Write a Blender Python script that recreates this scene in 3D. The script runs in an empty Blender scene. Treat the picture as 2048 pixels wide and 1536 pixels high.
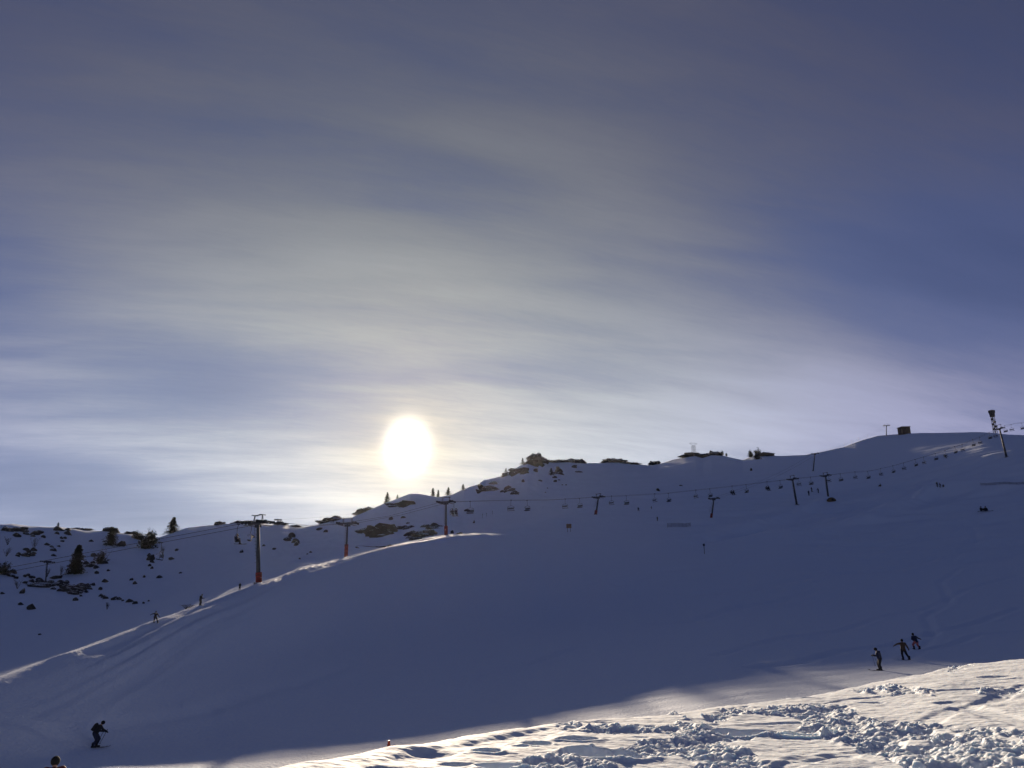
import bpy, bmesh, math, random
import numpy as np
from mathutils import Vector, Matrix, noise as mnoise

S = bpy.context.scene
C = S.collection

# ------------------------------------------------------------------ camera
EYE = 1.65
PITCH = math.radians(16.6)
F = 1547.0
cam_d = bpy.data.cameras.new('camera')
cam_d.sensor_width = 36.0
cam_d.lens = F / 2048.0 * 36.0
cam_d.clip_start = 0.05
cam_d.clip_end = 20000
cam = bpy.data.objects.new('camera', cam_d)
C.objects.link(cam)
cam.location = (0, 0, EYE)
cam.rotation_euler = (math.pi / 2 + PITCH, 0, 0)
S.camera = cam
cp, sp = math.cos(PITCH), math.sin(PITCH)

def ray(x, y):
    """direction of a photograph pixel (2048 x 1536)"""
    a, b = (x - 1024.0), (768.0 - y)
    d = np.array([a, F * cp - b * sp, F * sp + b * cp])
    return d / np.linalg.norm(d)

def az_tan(x, y):
    d = ray(x, y)
    return math.atan2(d[0], d[1]), d[2] / math.hypot(d[0], d[1])

def pt(x, y, r):
    """world point on a photograph ray at horizontal distance r"""
    d = ray(x, y)
    k = r / math.hypot(d[0], d[1])
    return Vector((d[0] * k, d[1] * k, EYE + d[2] * k))

def to_px(p):
    x, y, z = p[0], p[1], p[2] - EYE
    f = y * cp + z * sp
    u = -y * sp + z * cp
    return 1024 + F * x / f, 768 - F * u / f

# ------------------------------------------------------------------ sun and sky
SUN = ray(815, 887)
SUN_EL = math.asin(SUN[2])
SUN_AZ = math.atan2(SUN[0], SUN[1])
sun_d = bpy.data.lights.new('sun', 'SUN')
sun_d.energy = 3.3
sun_d.angle = math.radians(0.7)
sun_d.color = (1.0, 0.81, 0.60)
sun = bpy.data.objects.new('sun', sun_d)
C.objects.link(sun)
sun.rotation_euler = Vector(SUN).to_track_quat('Z', 'Y').to_euler()

S.view_settings.view_transform = 'Standard'
S.view_settings.look = 'None'
S.view_settings.exposure = 1.5
S.view_settings.gamma = 1.0
S.view_settings.use_curve_mapping = False

class NT:
    """small helper to write shader maths"""
    def __init__(s, tree): s.t = tree
    def n(s, kind, **kw):
        o = s.t.nodes.new(kind)
        for k, v in kw.items(): setattr(o, k, v)
        return o
    def put(s, sock, v):
        if isinstance(v, (int, float)): sock.default_value = v
        elif isinstance(v, (tuple, list)): sock.default_value = v
        else: s.t.links.new(v, sock)
    def m(s, op, a, b=0.0, c=0.0, clamp=False):
        o = s.n('ShaderNodeMath', operation=op, use_clamp=clamp)
        s.put(o.inputs[0], a); s.put(o.inputs[1], b); s.put(o.inputs[2], c)
        return o.outputs[0]
    def vm(s, op, a, b=(0, 0, 0), scale=1.0):
        o = s.n('ShaderNodeVectorMath', operation=op)
        s.put(o.inputs[0], a); s.put(o.inputs[1], b); s.put(o.inputs[3], scale)
        return o.outputs['Value'] if op in ('DOT_PRODUCT', 'LENGTH') else o.outputs[0]
    def mix(s, f, a, b, kind='MIX'):
        o = s.n('ShaderNodeMix', data_type='RGBA', blend_type=kind)
        s.put(o.inputs[0], f); s.put(o.inputs[6], a); s.put(o.inputs[7], b)
        return o.outputs[2]
    def noise(s, v, scale, detail=4, rough=0.5, dist=0.0):
        o = s.n('ShaderNodeTexNoise')
        s.put(o.inputs['Vector'], v); s.put(o.inputs[3], scale); s.put(o.inputs['Detail'], detail)
        s.put(o.inputs['Roughness'], rough); s.put(o.inputs['Distortion'], dist)
        return o.outputs['Fac']
    def ramp(s, f, a, b, lo=0.0, hi=1.0):
        o = s.n('ShaderNodeMapRange', interpolation_type='SMOOTHSTEP')
        s.put(o.inputs[0], f); s.put(o.inputs[1], a); s.put(o.inputs[2], b); s.put(o.inputs[3], lo); s.put(o.inputs[4], hi)
        return o.outputs[0]
    def sep(s, v):
        o = s.n('ShaderNodeSeparateXYZ'); s.put(o.inputs[0], v); return o.outputs
    def comb(s, x, y, z):
        o = s.n('ShaderNodeCombineXYZ')
        for i, v in enumerate((x, y, z)): s.put(o.inputs[i], v)
        return o.outputs[0]

def build_sky():
    w = bpy.data.worlds.new('World'); S.world = w; w.use_nodes = True
    t = w.node_tree; t.nodes.clear(); N = NT(t)
    d = N.n('ShaderNodeTexCoord').outputs['Generated']
    x, y, z = N.sep(d)
    sky = N.n('ShaderNodeTexSky', sky_type='NISHITA')
    sky.sun_disc = False
    sky.sun_elevation = SUN_EL
    sky.sun_rotation = SUN_AZ
    sky.altitude = 2100; sky.air_density = 1.0; sky.dust_density = 0.4; sky.ozone_density = 3.0
    dot = N.vm('DOT_PRODUCT', d, tuple(SUN))
    th = N.m('DEGREES', N.m('ARCCOSINE', N.m('MINIMUM', dot, 0.999999)))
    zz = N.m('MAXIMUM', z, 0.0)
    # the veil of cirrus is a sheet overhead: project the view ray on it
    inv = N.m('DIVIDE', 1.0, N.m('ADD', zz, 0.20))
    px, py = N.m('MULTIPLY', x, inv), N.m('MULTIPLY', y, inv)
    def along(azd, sx, sy, off):
        a = math.radians(azd)
        u = N.m('ADD', N.m('MULTIPLY', px, math.sin(a)), N.m('MULTIPLY', py, math.cos(a)))
        v = N.m('SUBTRACT', N.m('MULTIPLY', px, math.cos(a)), N.m('MULTIPLY', py, math.sin(a)))
        return N.comb(N.m('MULTIPLY', u, sx), N.m('MULTIPLY', v, sy), off)
    broad = N.noise(along(72, 0.34, 1.05, 3.3), 1.0, 3, 0.45, 0.5)
    bands = N.noise(along(80, 0.46, 2.6, 7.1), 1.0, 5, 0.48, 0.35)
    wisps = N.noise(along(70, 2.4, 15.0, 1.7), 1.0, 9, 0.62, 1.2)
    dens = N.m('ADD', 0.5, N.m('MULTIPLY', N.m('SUBTRACT', broad, 0.5), 0.50))
    dens = N.m('ADD', dens, N.m('MULTIPLY', N.m('SUBTRACT', bands, 0.5), 0.42))
    dens = N.m('ADD', dens, N.m('MULTIPLY', N.m('SUBTRACT', wisps, 0.5), 0.24))
    def blob(cx, cy, sx, sy, amp, rot=0.0):
        """a thicker or thinner patch of the veil; sx, sy in degrees along / across"""
        c = Vector(ray(cx, cy)); e = Vector((c.y, -c.x, 0)).normalized(); u = c.cross(e) * -1
        if u.z < 0: u = -u
        r = math.radians(rot); e2 = e * math.cos(r) + u * math.sin(r); u2 = u * math.cos(r) - e * math.sin(r)
        a = N.m('MULTIPLY', N.vm('DOT_PRODUCT', d, tuple(e2)), 57.3 / sx)
        b = N.m('MULTIPLY', N.vm('DOT_PRODUCT', d, tuple(u2)), 57.3 / sy)
        q = N.m('ADD', N.m('MULTIPLY', a, a), N.m('MULTIPLY', b, b))
        g = N.m('EXPONENT', N.m('MULTIPLY', q, -1.0))
        fr = N.m('GREATER_THAN', N.vm('DOT_PRODUCT', d, tuple(c)), 0.0)
        return N.m('MULTIPLY', N.m('MULTIPLY', g, fr), amp)
    for b in SKY_PATCHES:
        dens = N.m('ADD', dens, blob(*b[:4], b[4] * 0.8, b[5]))
    # thinner veil away from the sun, deep blue behind the camera
    dens = N.m('SUBTRACT', dens, N.ramp(th, 25.0, 95.0, 0.0, 0.50))
    mask = N.ramp(dens, 0.10, 0.85)
    # forward-scattered light in the veil
    def ex(scale, amp): return N.m('MULTIPLY', N.m('EXPONENT', N.m('DIVIDE', th, -scale)), amp)
    core = blob(815, 893, 1.10, 1.38, 14.0)
    zl = N.m('DIVIDE', zz, 0.30); zl = N.m('MULTIPLY', zl, zl)
    lowg = N.m('MULTIPLY', N.m('EXPONENT', N.m('MULTIPLY', zl, -1.0)), N.m('EXPONENT', N.m('DIVIDE', th, -60.0)))
    I = N.m('ADD', N.m('ADD', ex(25.0, 0.84), ex(2.6, 1.1)), N.m('ADD', N.m('MULTIPLY', lowg, 2.8), 0.16))
    I = N.m('MULTIPLY', I, N.m('ADD', 0.72, N.m('MULTIPLY', dens, 0.62)))
    warm = N.m('EXPONENT', N.m('DIVIDE', th, -6.5))
    ccol = N.mix(warm, (0.895, 0.975, 1.09, 1), (1.14, 0.97, 0.62, 1))
    ccol = N.mix(N.ramp(th, 10.0, 46.0), ccol, (0.78, 0.80, 1.28, 1))
    ccol = N.vm('SCALE', ccol, scale=I)
    # a very thin, even veil over the clear parts too
    ccore = N.vm('SCALE', (1.0, 0.93, 0.72), scale=core)
    clear = N.mix(1.0, sky.outputs[0], SKY_TINT, 'MULTIPLY')
    clear = N.vm('SCALE', clear, scale=N.ramp(zz, 0.02, 0.45, 0.62, 1.0))
    clear = N.vm('ADD', clear, N.vm('SCALE', ccol, scale=0.54))
    col = N.mix(mask, clear, ccol)
    col = N.vm('ADD', col, ccore)
    bg = N.n('ShaderNodeBackground'); bg.inputs['Strength'].default_value = 0.10
    N.put(bg.inputs['Color'], col)
    out = N.n('ShaderNodeOutputWorld'); t.links.new(bg.outputs[0], out.inputs[0])

SKY_TINT = (0.084, 0.086, 0.130, 1)
# (photo x, y, half-width deg, half-height deg, thickness, tilt deg)
SKY_PATCHES = [
    (600, 560, 17, 6.0, 0.30, 0),
    (2000, 570, 9, 5.5, -0.66, -25),
    (1680, 750, 16, 3.3, 0.34, -7),
    (1500, 850, 14, 3.0, 0.34, 0),
    (1350, 640, 12, 2.0, 0.12, -14),
    (430, 765, 7.5, 2.8, -0.56, 1),
    (930, 735, 13, 1.4, -0.20, -2),
    (760, 790, 7, 2.5, -0.20, 0),
    (130, 965, 8, 1.7, -0.56, -3),
    (250, 1035, 10, 1.5, -0.46, 0),
    (90, 800, 7, 1.0, -0.18, 3),
    (200, 860, 9, 1.6, 0.12, 5),
    (1850, 120, 16, 10, -0.05, 0),
    (1250, 390, 9, 3.5, 0.22, -30),
    (800, 190, 16, 3.0, 0.14, -20),
    (-20, 570, 4, 4.5, -0.30, 0),
    (1700, 500, 13, 1.8, -0.16, -22),
    (950, 520, 12, 3.5, 0.16, -5),
    (1030, 880, 9, 2.0, 0.02, 0),
]
build_sky()
HAZE = 0.000009
S.cycles.max_bounces = 6
S.cycles.volume_bounces = 0
S.cycles.diffuse_bounces = 3
# ------------------------------------------------------------------ numeric helpers
def _hash(ix, iy, seed):
    h = (ix.astype(np.int64) * 374761393 + iy.astype(np.int64) * 668265263 + seed * 1442695041) & 0xffffffff
    h = ((h ^ (h >> 13)) * 1274126177) & 0xffffffff
    h = (h ^ (h >> 16)) & 0xffffffff
    return h

def gnoise(x, y, seed=0):
    xi, yi = np.floor(x), np.floor(y)
    fx, fy = x - xi, y - yi
    u = fx * fx * fx * (fx * (fx * 6 - 15) + 10); v = fy * fy * fy * (fy * (fy * 6 - 15) + 10)
    def g(dx, dy):
        a = _hash(xi + dx, yi + dy, seed) * (2 * math.pi / 4294967296.0)
        return np.cos(a) * (fx - dx) + np.sin(a) * (fy - dy)
    a = g(0, 0) * (1 - u) + g(1, 0) * u
    b = g(0, 1) * (1 - u) + g(1, 1) * u
    return (a * (1 - v) + b * v) * 1.5

def fbm(x, y, octaves=4, seed=0, gain=0.5, lac=2.03):
    s, a = 0, 1.0
    for i in range(octaves):
        s = s + a * gnoise(x * lac ** i + 13.7 * i, y * lac ** i - 7.3 * i, seed + i)
        a *= gain
    return s

def sstep(a, b, x):
    t = np.clip((x - a) / (b - a), 0, 1)
    return t * t * (3 - 2 * t)

# ------------------------------------------------------------------ the lie of the land
# feature lines running across the view: (photo x, photo y, distance m)
L_EDGE = [(-200, 1640, 6.5), (300, 1580, 8.0), (547, 1537, 9.0), (700, 1511, 10.2), (900, 1482, 12), (1150, 1447, 14.5), (1300, 1432, 16.5),
          (1500, 1410, 19.5), (1700, 1378, 24), (1890, 1339, 30), (1940, 1331, 32), (2048, 1317, 35), (2400, 1290, 40)]
L_PISTE = [(-300, 1560, 48), (0, 1530, 48.5), (193, 1500, 53), (400, 1500, 53), (600, 1497, 51), (900, 1465, 52), (1150, 1428, 54), (1500, 1384, 58), (1759, 1347, 70),
           (2048, 1322, 78), (2400, 1300, 80)]
L_FACE = [(-300, 1475, 52), (0, 1450, 53), (193, 1400, 58), (400, 1345, 67), (520, 1320, 74), (700, 1290, 88), (900, 1265, 102), (1100, 1250, 110), (1400, 1235, 115),
          (1759, 1225, 125), (2048, 1215, 130), (2400, 1200, 130)]
L_CREST = [(-300, 1445, 56), (-100, 1390, 58), (0, 1354, 60), (150, 1300, 66), (300, 1246, 75), (400, 1208, 83), (520, 1166, 95), (600, 1138, 109), (692, 1115, 128),
           (800, 1088, 143), (892, 1071, 153), (960, 1066.5, 155.5), (1060, 1072, 155.7), (1200, 1085, 160), (1400, 1104, 165), (1600, 1094, 185), (1800, 1092, 195),
           (2048, 1080, 205), (2400, 1060, 205)]
L_DIP = [(-300, 1500, 80), (0, 1400, 88), (150, 1345, 92), (300, 1275, 105), (400, 1232, 115), (520, 1184, 130), (692, 1128, 150), (892, 1081, 172), (960, 1079, 174),
         (1060, 1080, 176), (1200, 1070, 180), (1400, 1083, 186), (1600, 1070, 210), (1800, 1060, 220), (2048, 1045, 232), (2400, 1030, 235)]
L_LOW = [(-300, 1380, 140), (0, 1310, 145), (150, 1275, 150), (300, 1230, 160), (400, 1200, 165), (520, 1155, 175), (692, 1106, 190), (892, 1060, 205), (960, 1062, 205),
         (1060, 1055, 208), (1190, 1032, 222), (1420, 1033, 240), (1597, 1011, 275), (1656, 998, 293), (1800, 983, 296), (2048, 968, 305), (2400, 960, 310)]
L_MID = [(-300, 1200, 210), (0, 1190, 215), (300, 1165, 215), (520, 1110, 225), (700, 1075, 235), (860, 1040, 242), (930, 1022, 270), (1060, 1000, 310), (1200, 980, 320), (1400, 968, 330), (1500, 955, 345), (1640, 944, 368), (1720, 937, 372),
         (1800, 926, 372), (2012, 908, 352), (2400, 917, 355)]
L_RIDGE = [(-300, 1045), (0, 1050), (25, 1049), (60, 1053), (120, 1054), (165, 1059), (215, 1063), (260, 1068), (317, 1075), (345, 1066), (375, 1054), (410, 1051), (450, 1048), (487, 1047),
           (520, 1046), (545, 1049), (565, 1049), (595, 1054), (635, 1049), (665, 1041), (702, 1036), (740, 1019), (772, 1005), (795, 997), (820, 986), (845, 988), (875, 994),
           (902, 989), (927, 979), (952, 969), (970, 960), (1000, 953), (1025, 941), (1055, 922), (1075, 918), (1095, 924), (1125, 925), (1167, 926), (1200, 926),
           (1232, 924), (1262, 928), (1295, 930), (1315, 928), (1345, 920), (1370, 914), (1390, 911), (1405, 916), (1422, 910), (1450, 912), (1485, 920), (1505, 914),
           (1532, 911), (1560, 912), (1610, 910), (1650, 902), (1687, 894), (1712, 884), (1731, 878), (1753, 872), (1797, 868), (1841, 866), (1959, 864),
           (1989, 866), (2016, 869), (2048, 870), (2400, 878)]
RIDGE_R = [(-300, 290), (0, 290), (600, 292), (800, 292), (860, 282), (915, 280), (935, 281), (950, 302), (965, 380), (985, 412), (1010, 400), (1040, 380), (1100, 440), (1200, 478), (1400, 462), (1560, 446), (1610, 446), (1680, 478), (1753, 525), (1800, 527), (1900, 490), (2048, 468), (2400, 468)]
_rx, _rr = zip(*RIDGE_R)
L_RIDGE = [(x, y, float(np.interp(x, _rx, _rr))) for x, y in L_RIDGE]

# azimuths: fine over the view, coarse elsewhere (degrees)
_fine = np.linspace(-36.5, 36.5, 1000)
_side = []; _a, _st = 36.5, 0.15
while _a < 180:
    _st = min(_st * 1.22, 6); _a += _st; _side.append(min(_a, 180.0))
_side = np.array(_side)
AZ = np.radians(np.concatenate([-_side[::-1], _fine, _side]))
NA = len(AZ)

def line(L):
    a, t, r = [], [], []
    for x, y, rr in L:
        p, q = az_tan(x, y); a.append(p); t.append(q); r.append(rr)
    o = np.argsort(a); a = np.array(a)[o]; t = np.array(t)[o]; r = np.array(r)[o]
    R = np.interp(AZ, a, r)
    return R, EYE + R * np.interp(AZ, a, t)

rE, zE = line(L_EDGE); rP, zP = line(L_PISTE); rF, zF = line(L_FACE); rC, zC = line(L_CREST)
rD, zD = line(L_DIP); rL, zL = line(L_LOW); rM, zM = line(L_MID); rR, zR = line(L_RIDGE)
def smooth_az(v, n):
    k = np.hanning(n + 2)[1:-1]; k /= k.sum()
    return np.convolve(np.pad(v, n // 2, mode='edge'), k, mode='valid')[:len(v)]
rE, zE = smooth_az(rE, 41), smooth_az(zE, 41)
rP, zP = smooth_az(rP, 61), smooth_az(zP, 61)
rF, zF = smooth_az(rF, 61), smooth_az(zF, 61)
rC, zC = smooth_az(rC, 31), smooth_az(zC, 31)
rD, zD, rL, zL, rM, zM = [smooth_az(v, 61) for v in (rD, zD, rL, zL, rM, zM)]
z0 = np.full(NA, 0.0)
KR = [np.full(NA, 0.0), np.full(NA, 3.0), rE * 0.72, rE, rE * 1.3 + 1, (rE * 1.3 + 1) * 0.35 + rP * 0.65, rP, rF, rC, rD, rL, rM, rR, rR + 14, rR + 90, np.full(NA, 900.0), np.full(NA, 4000.0)]
zdip = np.minimum(zP - 0.4, zE - 2.0)
KZ = [z0, zE * 0.24, zE * 0.68, zE, zE - 0.09 * rE - 0.35, zdip * 0.7 + zP * 0.3 - 0.2, zP, zF, zC, zD, zL, zM, zR, zR - 5.5, zR - 38, zR - 160, zR - 300]
KR = np.array(KR); KZ = np.array(KZ)
_l = 1 - sstep(-24, -17, np.degrees(AZ))
KZ[4] = KZ[4] - 0.7 * _l
KZ[5] = KZ[5] * (1 - _l) + (0.35 * KZ[4] + 0.65 * zP - 1.15) * _l
# behind the camera the slope simply falls away into the valley
wb = sstep(60, 115, np.abs(np.degrees(AZ)))
KZ = KZ * (1 - wb) + (-0.07 * np.minimum(KR, 1500)) * wb

# distances of the rows
rows = [0.3, 1.2, 2.2, 3.2, 4.2, 5.0, 5.6]
r = 6.0
while r < 4000:
    rows.append(r)
    if r < 12: r += 0.022
    elif r < 22: r += 0.022 + (r - 12) * 0.004
    elif r < 42: r += 0.062 + (r - 22) * 0.010
    elif r < 90: r += 0.26 + (r - 42) * 0.004
    elif r < 575: r += 0.45 + (r - 90) * 0.0042
    else: r *= 1.12
ROW = np.array(rows); NR = len(ROW)

def pchip_cols(X, Y, q):
    """monotone cubic through knots X[k, a], Y[k, a], evaluated at q[r] for every a"""
    K = X.shape[0]
    h = np.diff(X, axis=0); d = np.diff(Y, axis=0) / h
    m = np.zeros_like(Y)
    w1 = 2 * h[1:] + h[:-1]; w2 = h[1:] + 2 * h[:-1]
    same = (d[1:] * d[:-1]) > 0
    with np.errstate(divide='ignore', invalid='ignore'):
        hm = (w1 + w2) / (w1 / d[:-1] + w2 / d[1:])
    m[1:-1] = np.where(same, hm, 0)
    m[0] = d[0]; m[-1] = d[-1]
    m[12] = (Y[12] - EYE) / X[12] * (1.15 + 0.35 * sstep(4, 9, np.degrees(AZ)))      # the ridge is reached while still climbing
    out = np.zeros((len(q), X.shape[1]))
    for j in range(K - 1):
        a, b = X[j][None], X[j + 1][None]
        Q = q[:, None]
        sel = (Q >= a) & (Q < b) if j < K - 2 else (Q >= a)
        t = (Q - a) / (b - a)
        H = ((1 + 2 * t) * (1 - t) ** 2 * Y[j] + t * (1 - t) ** 2 * h[j] * m[j] + t * t * (3 - 2 * t) * Y[j + 1] + t * t * (t - 1) * h[j] * m[j + 1])
        out = np.where(sel, H, out)
    return out

Z = pchip_cols(KR, KZ, ROW)
RR = ROW[:, None] * np.ones((1, NA)); AA = np.ones((NR, 1)) * AZ[None]
X = RR * np.sin(AA); Y = RR * np.cos(AA)
BASE = Z.copy()

# sampling the land again for placing things
def samp(G, a, rr):
    i = np.clip(np.searchsorted(AZ, a) - 1, 0, NA - 2); j = np.clip(np.searchsorted(ROW, rr) - 1, 0, NR - 2)
    u = np.clip((a - AZ[i]) / (AZ[i + 1] - AZ[i]), 0, 1); v = np.clip((rr - ROW[j]) / (ROW[j + 1] - ROW[j]), 0, 1)
    return (G[j, i] * (1 - u) + G[j, i + 1] * u) * (1 - v) + (G[j + 1, i] * (1 - u) + G[j + 1, i + 1] * u) * v

def hit(px, py, rmin=0.0, rmax=600.0, G=None):
    """first point of the land on a photograph ray: returns (azimuth, distance); None if it meets only sky"""
    G = Z if G is None else G
    a, t = az_tan(px, py)
    q = ROW[(ROW >= rmin) & (ROW <= rmax)]
    h = samp(G, np.full(len(q), a), q)
    k = np.nonzero(h >= EYE + q * t)[0]
    if len(k) == 0: return None
    k = k[0]
    if k == 0: return a, q[0]
    f0 = EYE + q[k - 1] * t - h[k - 1]; f1 = EYE + q[k] * t - h[k]
    w = f0 / max(1e-9, f0 - f1)
    return a, q[k - 1] + (q[k] - q[k - 1]) * w

def ground(x, y):
    return float(samp(Z, math.atan2(x, y), math.hypot(x, y)))

# ---- churned snow in the near field: soft-edged zones on the ground
def seg_mask(pts, width, fade):
    """pts: photo points (x, y) on the near ground; distance field in metres from the polyline"""
    P = []
    for (px, py) in pts:
        h = hit(px, py, 5.0, 45.0, BASE)
        if h is None: h = hit(px, py + 4, 5.0, 45.0, BASE) or (az_tan(px, py)[0], 30)
        P.append((h[1] * math.sin(h[0]), h[1] * math.cos(h[0])))
    D = np.full((JN, NA), 1e9)
    for (ax, ay), (bx, by) in zip(P[:-1], P[1:]):
        vx, vy = bx - ax, by - ay; L2 = vx * vx + vy * vy + 1e-9
        t = np.clip(((XN - ax) * vx + (YN - ay) * vy) / L2, 0, 1)
        D = np.minimum(D, np.hypot(XN - ax - t * vx, YN - ay - t * vy))
    return 1 - sstep(width, width + fade, D)

JN = int(np.searchsorted(ROW, 44.0))
XN, YN, RN, ANZ = X[:JN], Y[:JN], RR[:JN], AA[:JN]
wob = 0.35 * fbm(XN / 0.9, YN / 0.9, 3, 41)
def zone(pts, width, fade=0.35):
    return pts, width, fade
POLY = [  # outlines of the churned patches, as they lie on the ground
    [(1096, 1457), (1129, 1443), (1159, 1447), (1223, 1456), (1276, 1453), (1345, 1460), (1343, 1470), (1264, 1471), (1188, 1469), (1123, 1467)],
    [(1340, 1453), (1372, 1434), (1400, 1441), (1440, 1419), (1500, 1414), (1600, 1410), (1700, 1411), (1700, 1430), (1640, 1426), (1560, 1428), (1470, 1434), (1432, 1450), (1425, 1464), (1512, 1469),
     (1505, 1477), (1445, 1488), (1500, 1503), (1512, 1519), (1560, 1524), (1600, 1545), (1400, 1545), (1375, 1520), (1350, 1512), (1300, 1519), (1318, 1503), (1258, 1499), (1300, 1490), (1345, 1485), (1338, 1472)],
    [(1015, 1545), (1040, 1521), (1100, 1516), (1135, 1505), (1200, 1499), (1300, 1496), (1322, 1508), (1240, 1532), (1200, 1545)],
    [(1561, 1427), (1581, 1417), (1698, 1414), (1730, 1426), (1771, 1432), (1844, 1444), (1905, 1452), (1970, 1457), (2080, 1456), (2080, 1560), (1835, 1560), (1785, 1522), (1740, 1509), (1712, 1491), (1660, 1479), (1598, 1459), (1602, 1441)],
    [(1698, 1381), (1742, 1373), (1800, 1373), (1884, 1384), (1859, 1390), (1815, 1387), (1742, 1387)],
    [(1930, 1384), (2005, 1376), (2080, 1376), (2080, 1387), (1990, 1387)],
    [(1888, 1343), (1902, 1333), (1938, 1326), (1938, 1333), (1905, 1343)],
    [(1318, 1426), (1340, 1422), (1358, 1426), (1340, 1430)],
    [(1516, 1464), (1524, 1459), (1560, 1470), (1572, 1477), (1540, 1475)],
]
_zr = EYE * 0 + BASE[:JN] - EYE
_f = YN * cp + _zr * sp; _u = -YN * sp + _zr * cp
PXN = 1024 + F * XN / _f; PYN = 768 - F * _u / _f
PXW = PXN + 9 * fbm(XN / 0.35, YN / 0.8, 3, 71); PYW = PYN + 4.5 * fbm(XN / 0.35, YN / 0.8, 3, 72)
MASK = np.zeros((JN, NA))
for poly in POLY:
    inside = np.zeros(PXW.shape, bool); D = np.full(PXW.shape, 1e9)
    for (ax, ay), (bx, by) in zip(poly, poly[1:] + poly[:1]):
        cond = (ay > PYW) != (by > PYW)
        xin = (bx - ax) * (PYW - ay) / ((by - ay) if by != ay else 1e-9) + ax
        inside ^= cond & (PXW < xin)
        vx, vy = bx - ax, (by - ay) * 2.5; t = np.clip(((PXW - ax) * vx + (PYW - ay) * 2.5 * vy) / (vx * vx + vy * vy + 1e-9), 0, 1)
        D = np.minimum(D, np.hypot(PXW - ax - t * vx, (PYW - ay) * 2.5 - t * vy))
    sd = np.where(inside, D, -D)
    MASK = np.maximum(MASK, sstep(-5, 9, sd))
patch = fbm(XN / 0.8, YN / 1.6, 3, 73)
MASK = MASK * sstep(-0.75, -0.15, patch)

def worley(x, y, seed, jit=0.9):
    xi, yi = np.floor(x), np.floor(y)
    d1 = np.full(x.shape, 9.0); idh = np.zeros(x.shape)
    for dx in (-1, 0, 1):
        for dy in (-1, 0, 1):
            cx, cy = xi + dx, yi + dy
            h = _hash(cx, cy, seed); h2 = _hash(cx, cy, seed + 77)
            qx = cx + 0.5 + jit * (h / 4294967296.0 - 0.5); qy = cy + 0.5 + jit * (h2 / 4294967296.0 - 0.5)
            d = (x - qx) ** 2 + (y - qy) ** 2
            idh = np.where(d < d1, (h ^ h2) / 4294967296.0, idh); d1 = np.minimum(d, d1)
    return np.sqrt(d1), idh

near = ROW[:JN]
lump = np.zeros((JN, NA))
wx, wy = XN + 0.05 * fbm(XN / 0.15, YN / 0.15, 2, 91), YN + 0.05 * fbm(XN / 0.15, YN / 0.15, 2, 92)
for sc, am, sd, keep in ((0.40, 0.046, 1, .62), (0.21, 0.036, 2, .50), (0.11, 0.027, 3, .38), (0.062, 0.014, 4, .3)):
    d, idh = worley(wx / sc, wy / sc, sd)
    hgt = np.clip(1 - (d / (0.45 + 0.3 * idh)) ** 2, 0, 1) ** 0.7
    lump += am * hgt * np.clip((idh - keep) / (1 - keep) * 1.6, 0, 1)
rough = fbm(XN / 0.34, YN / 0.34, 5, 55, 0.58) * 0.040 + np.abs(fbm(XN / 0.16, YN / 0.16, 3, 56)) * 0.018
big = fbm(XN / 1.1, YN / 1.1, 3, 66) * 0.16
DN = MASK * (lump - 0.045 + rough + big * 0.5)
# untouched crust: wind ripples, slight rolls
calm = 1 - 0.8 * MASK
DN += calm * (0.030 * fbm(XN / 1.7, YN / 1.1, 4, 21) + 0.006 * fbm(XN / 0.22, YN / 0.16, 3, 22) + 0.07 * fbm(XN / 6, YN / 6, 2, 23))
# a few holes, footprints and ski ruts
def dent(px, py, lx, ly, depth, rim=0.0, rot=0.0):
    h = hit(px, py, 5.0, 45.0, BASE)
    if h is None: return 0
    cx, cy = h[1] * math.sin(h[0]), h[1] * math.cos(h[0])
    c, s = math.cos(rot), math.sin(rot)
    u = ((XN - cx) * c + (YN - cy) * s) / lx; v = (-(XN - cx) * s + (YN - cy) * c) / ly
    q = u * u + v * v
    return -depth * np.exp(-q ** 1.6) + rim * np.exp(-((np.sqrt(q) - 1.35) / 0.3) ** 2)
for a in [(972, 1503, .17, .12, .10, .02), (1040, 1493, .10, .10, .07, .01), (1075, 1488, .17, .13, .10, .02), (1155, 1481, .26, .14, .12, .02),
          (920, 1525, .2, .12, .06, .01), (1285, 1483, .10, .08, .05, .01), (760, 1528, .2, .15, .05, 0), (860, 1500, .3, .2, .04, 0),
          (1215, 1512, .42, .30, .30, .05), (1175, 1508, .25, .22, .18, .03), (1490, 1466, .50, .28, .22, .05), (1020, 1536, .3, .2, .2, .05),
          (1610, 1394, .3, .2, .08, .02), (1740, 1402, .25, .2, .08, .02), (1670, 1402, .2, .2, .06, .01), (1320, 1428, .4, .2, .08, .02), (1200, 1436, .6, .2, .05, .01),
          (1990, 1353, .4, .3, .10, .02), (2010, 1360, .5, .3, .10, .02), (1930, 1368, .6, .3, .06, .01), (1560, 1448, .5, .1, .05, .01), (1590, 1470, .35, .12, .10, .06)]:
    DN += dent(*a)
# soft ski ruts across the right-hand crust
for pts, wd in (([(1600, 1520), (1750, 1500), (1900, 1420), (2060, 1370)], 0.12), ([(1900, 1400), (2000, 1430), (2080, 1450)], 0.15), ([(1500, 1425), (1700, 1395), (2000, 1375)], 0.10),
                ([(820, 1510), (1000, 1478), (1200, 1446)], 0.14), ([(1560, 1535), (1680, 1512), (1800, 1530)], 0.10)):
    DN += -0.035 * seg_mask(pts, wd, wd * 1.4)
Z[:JN] += DN * sstep(44, 36, RN)

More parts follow.
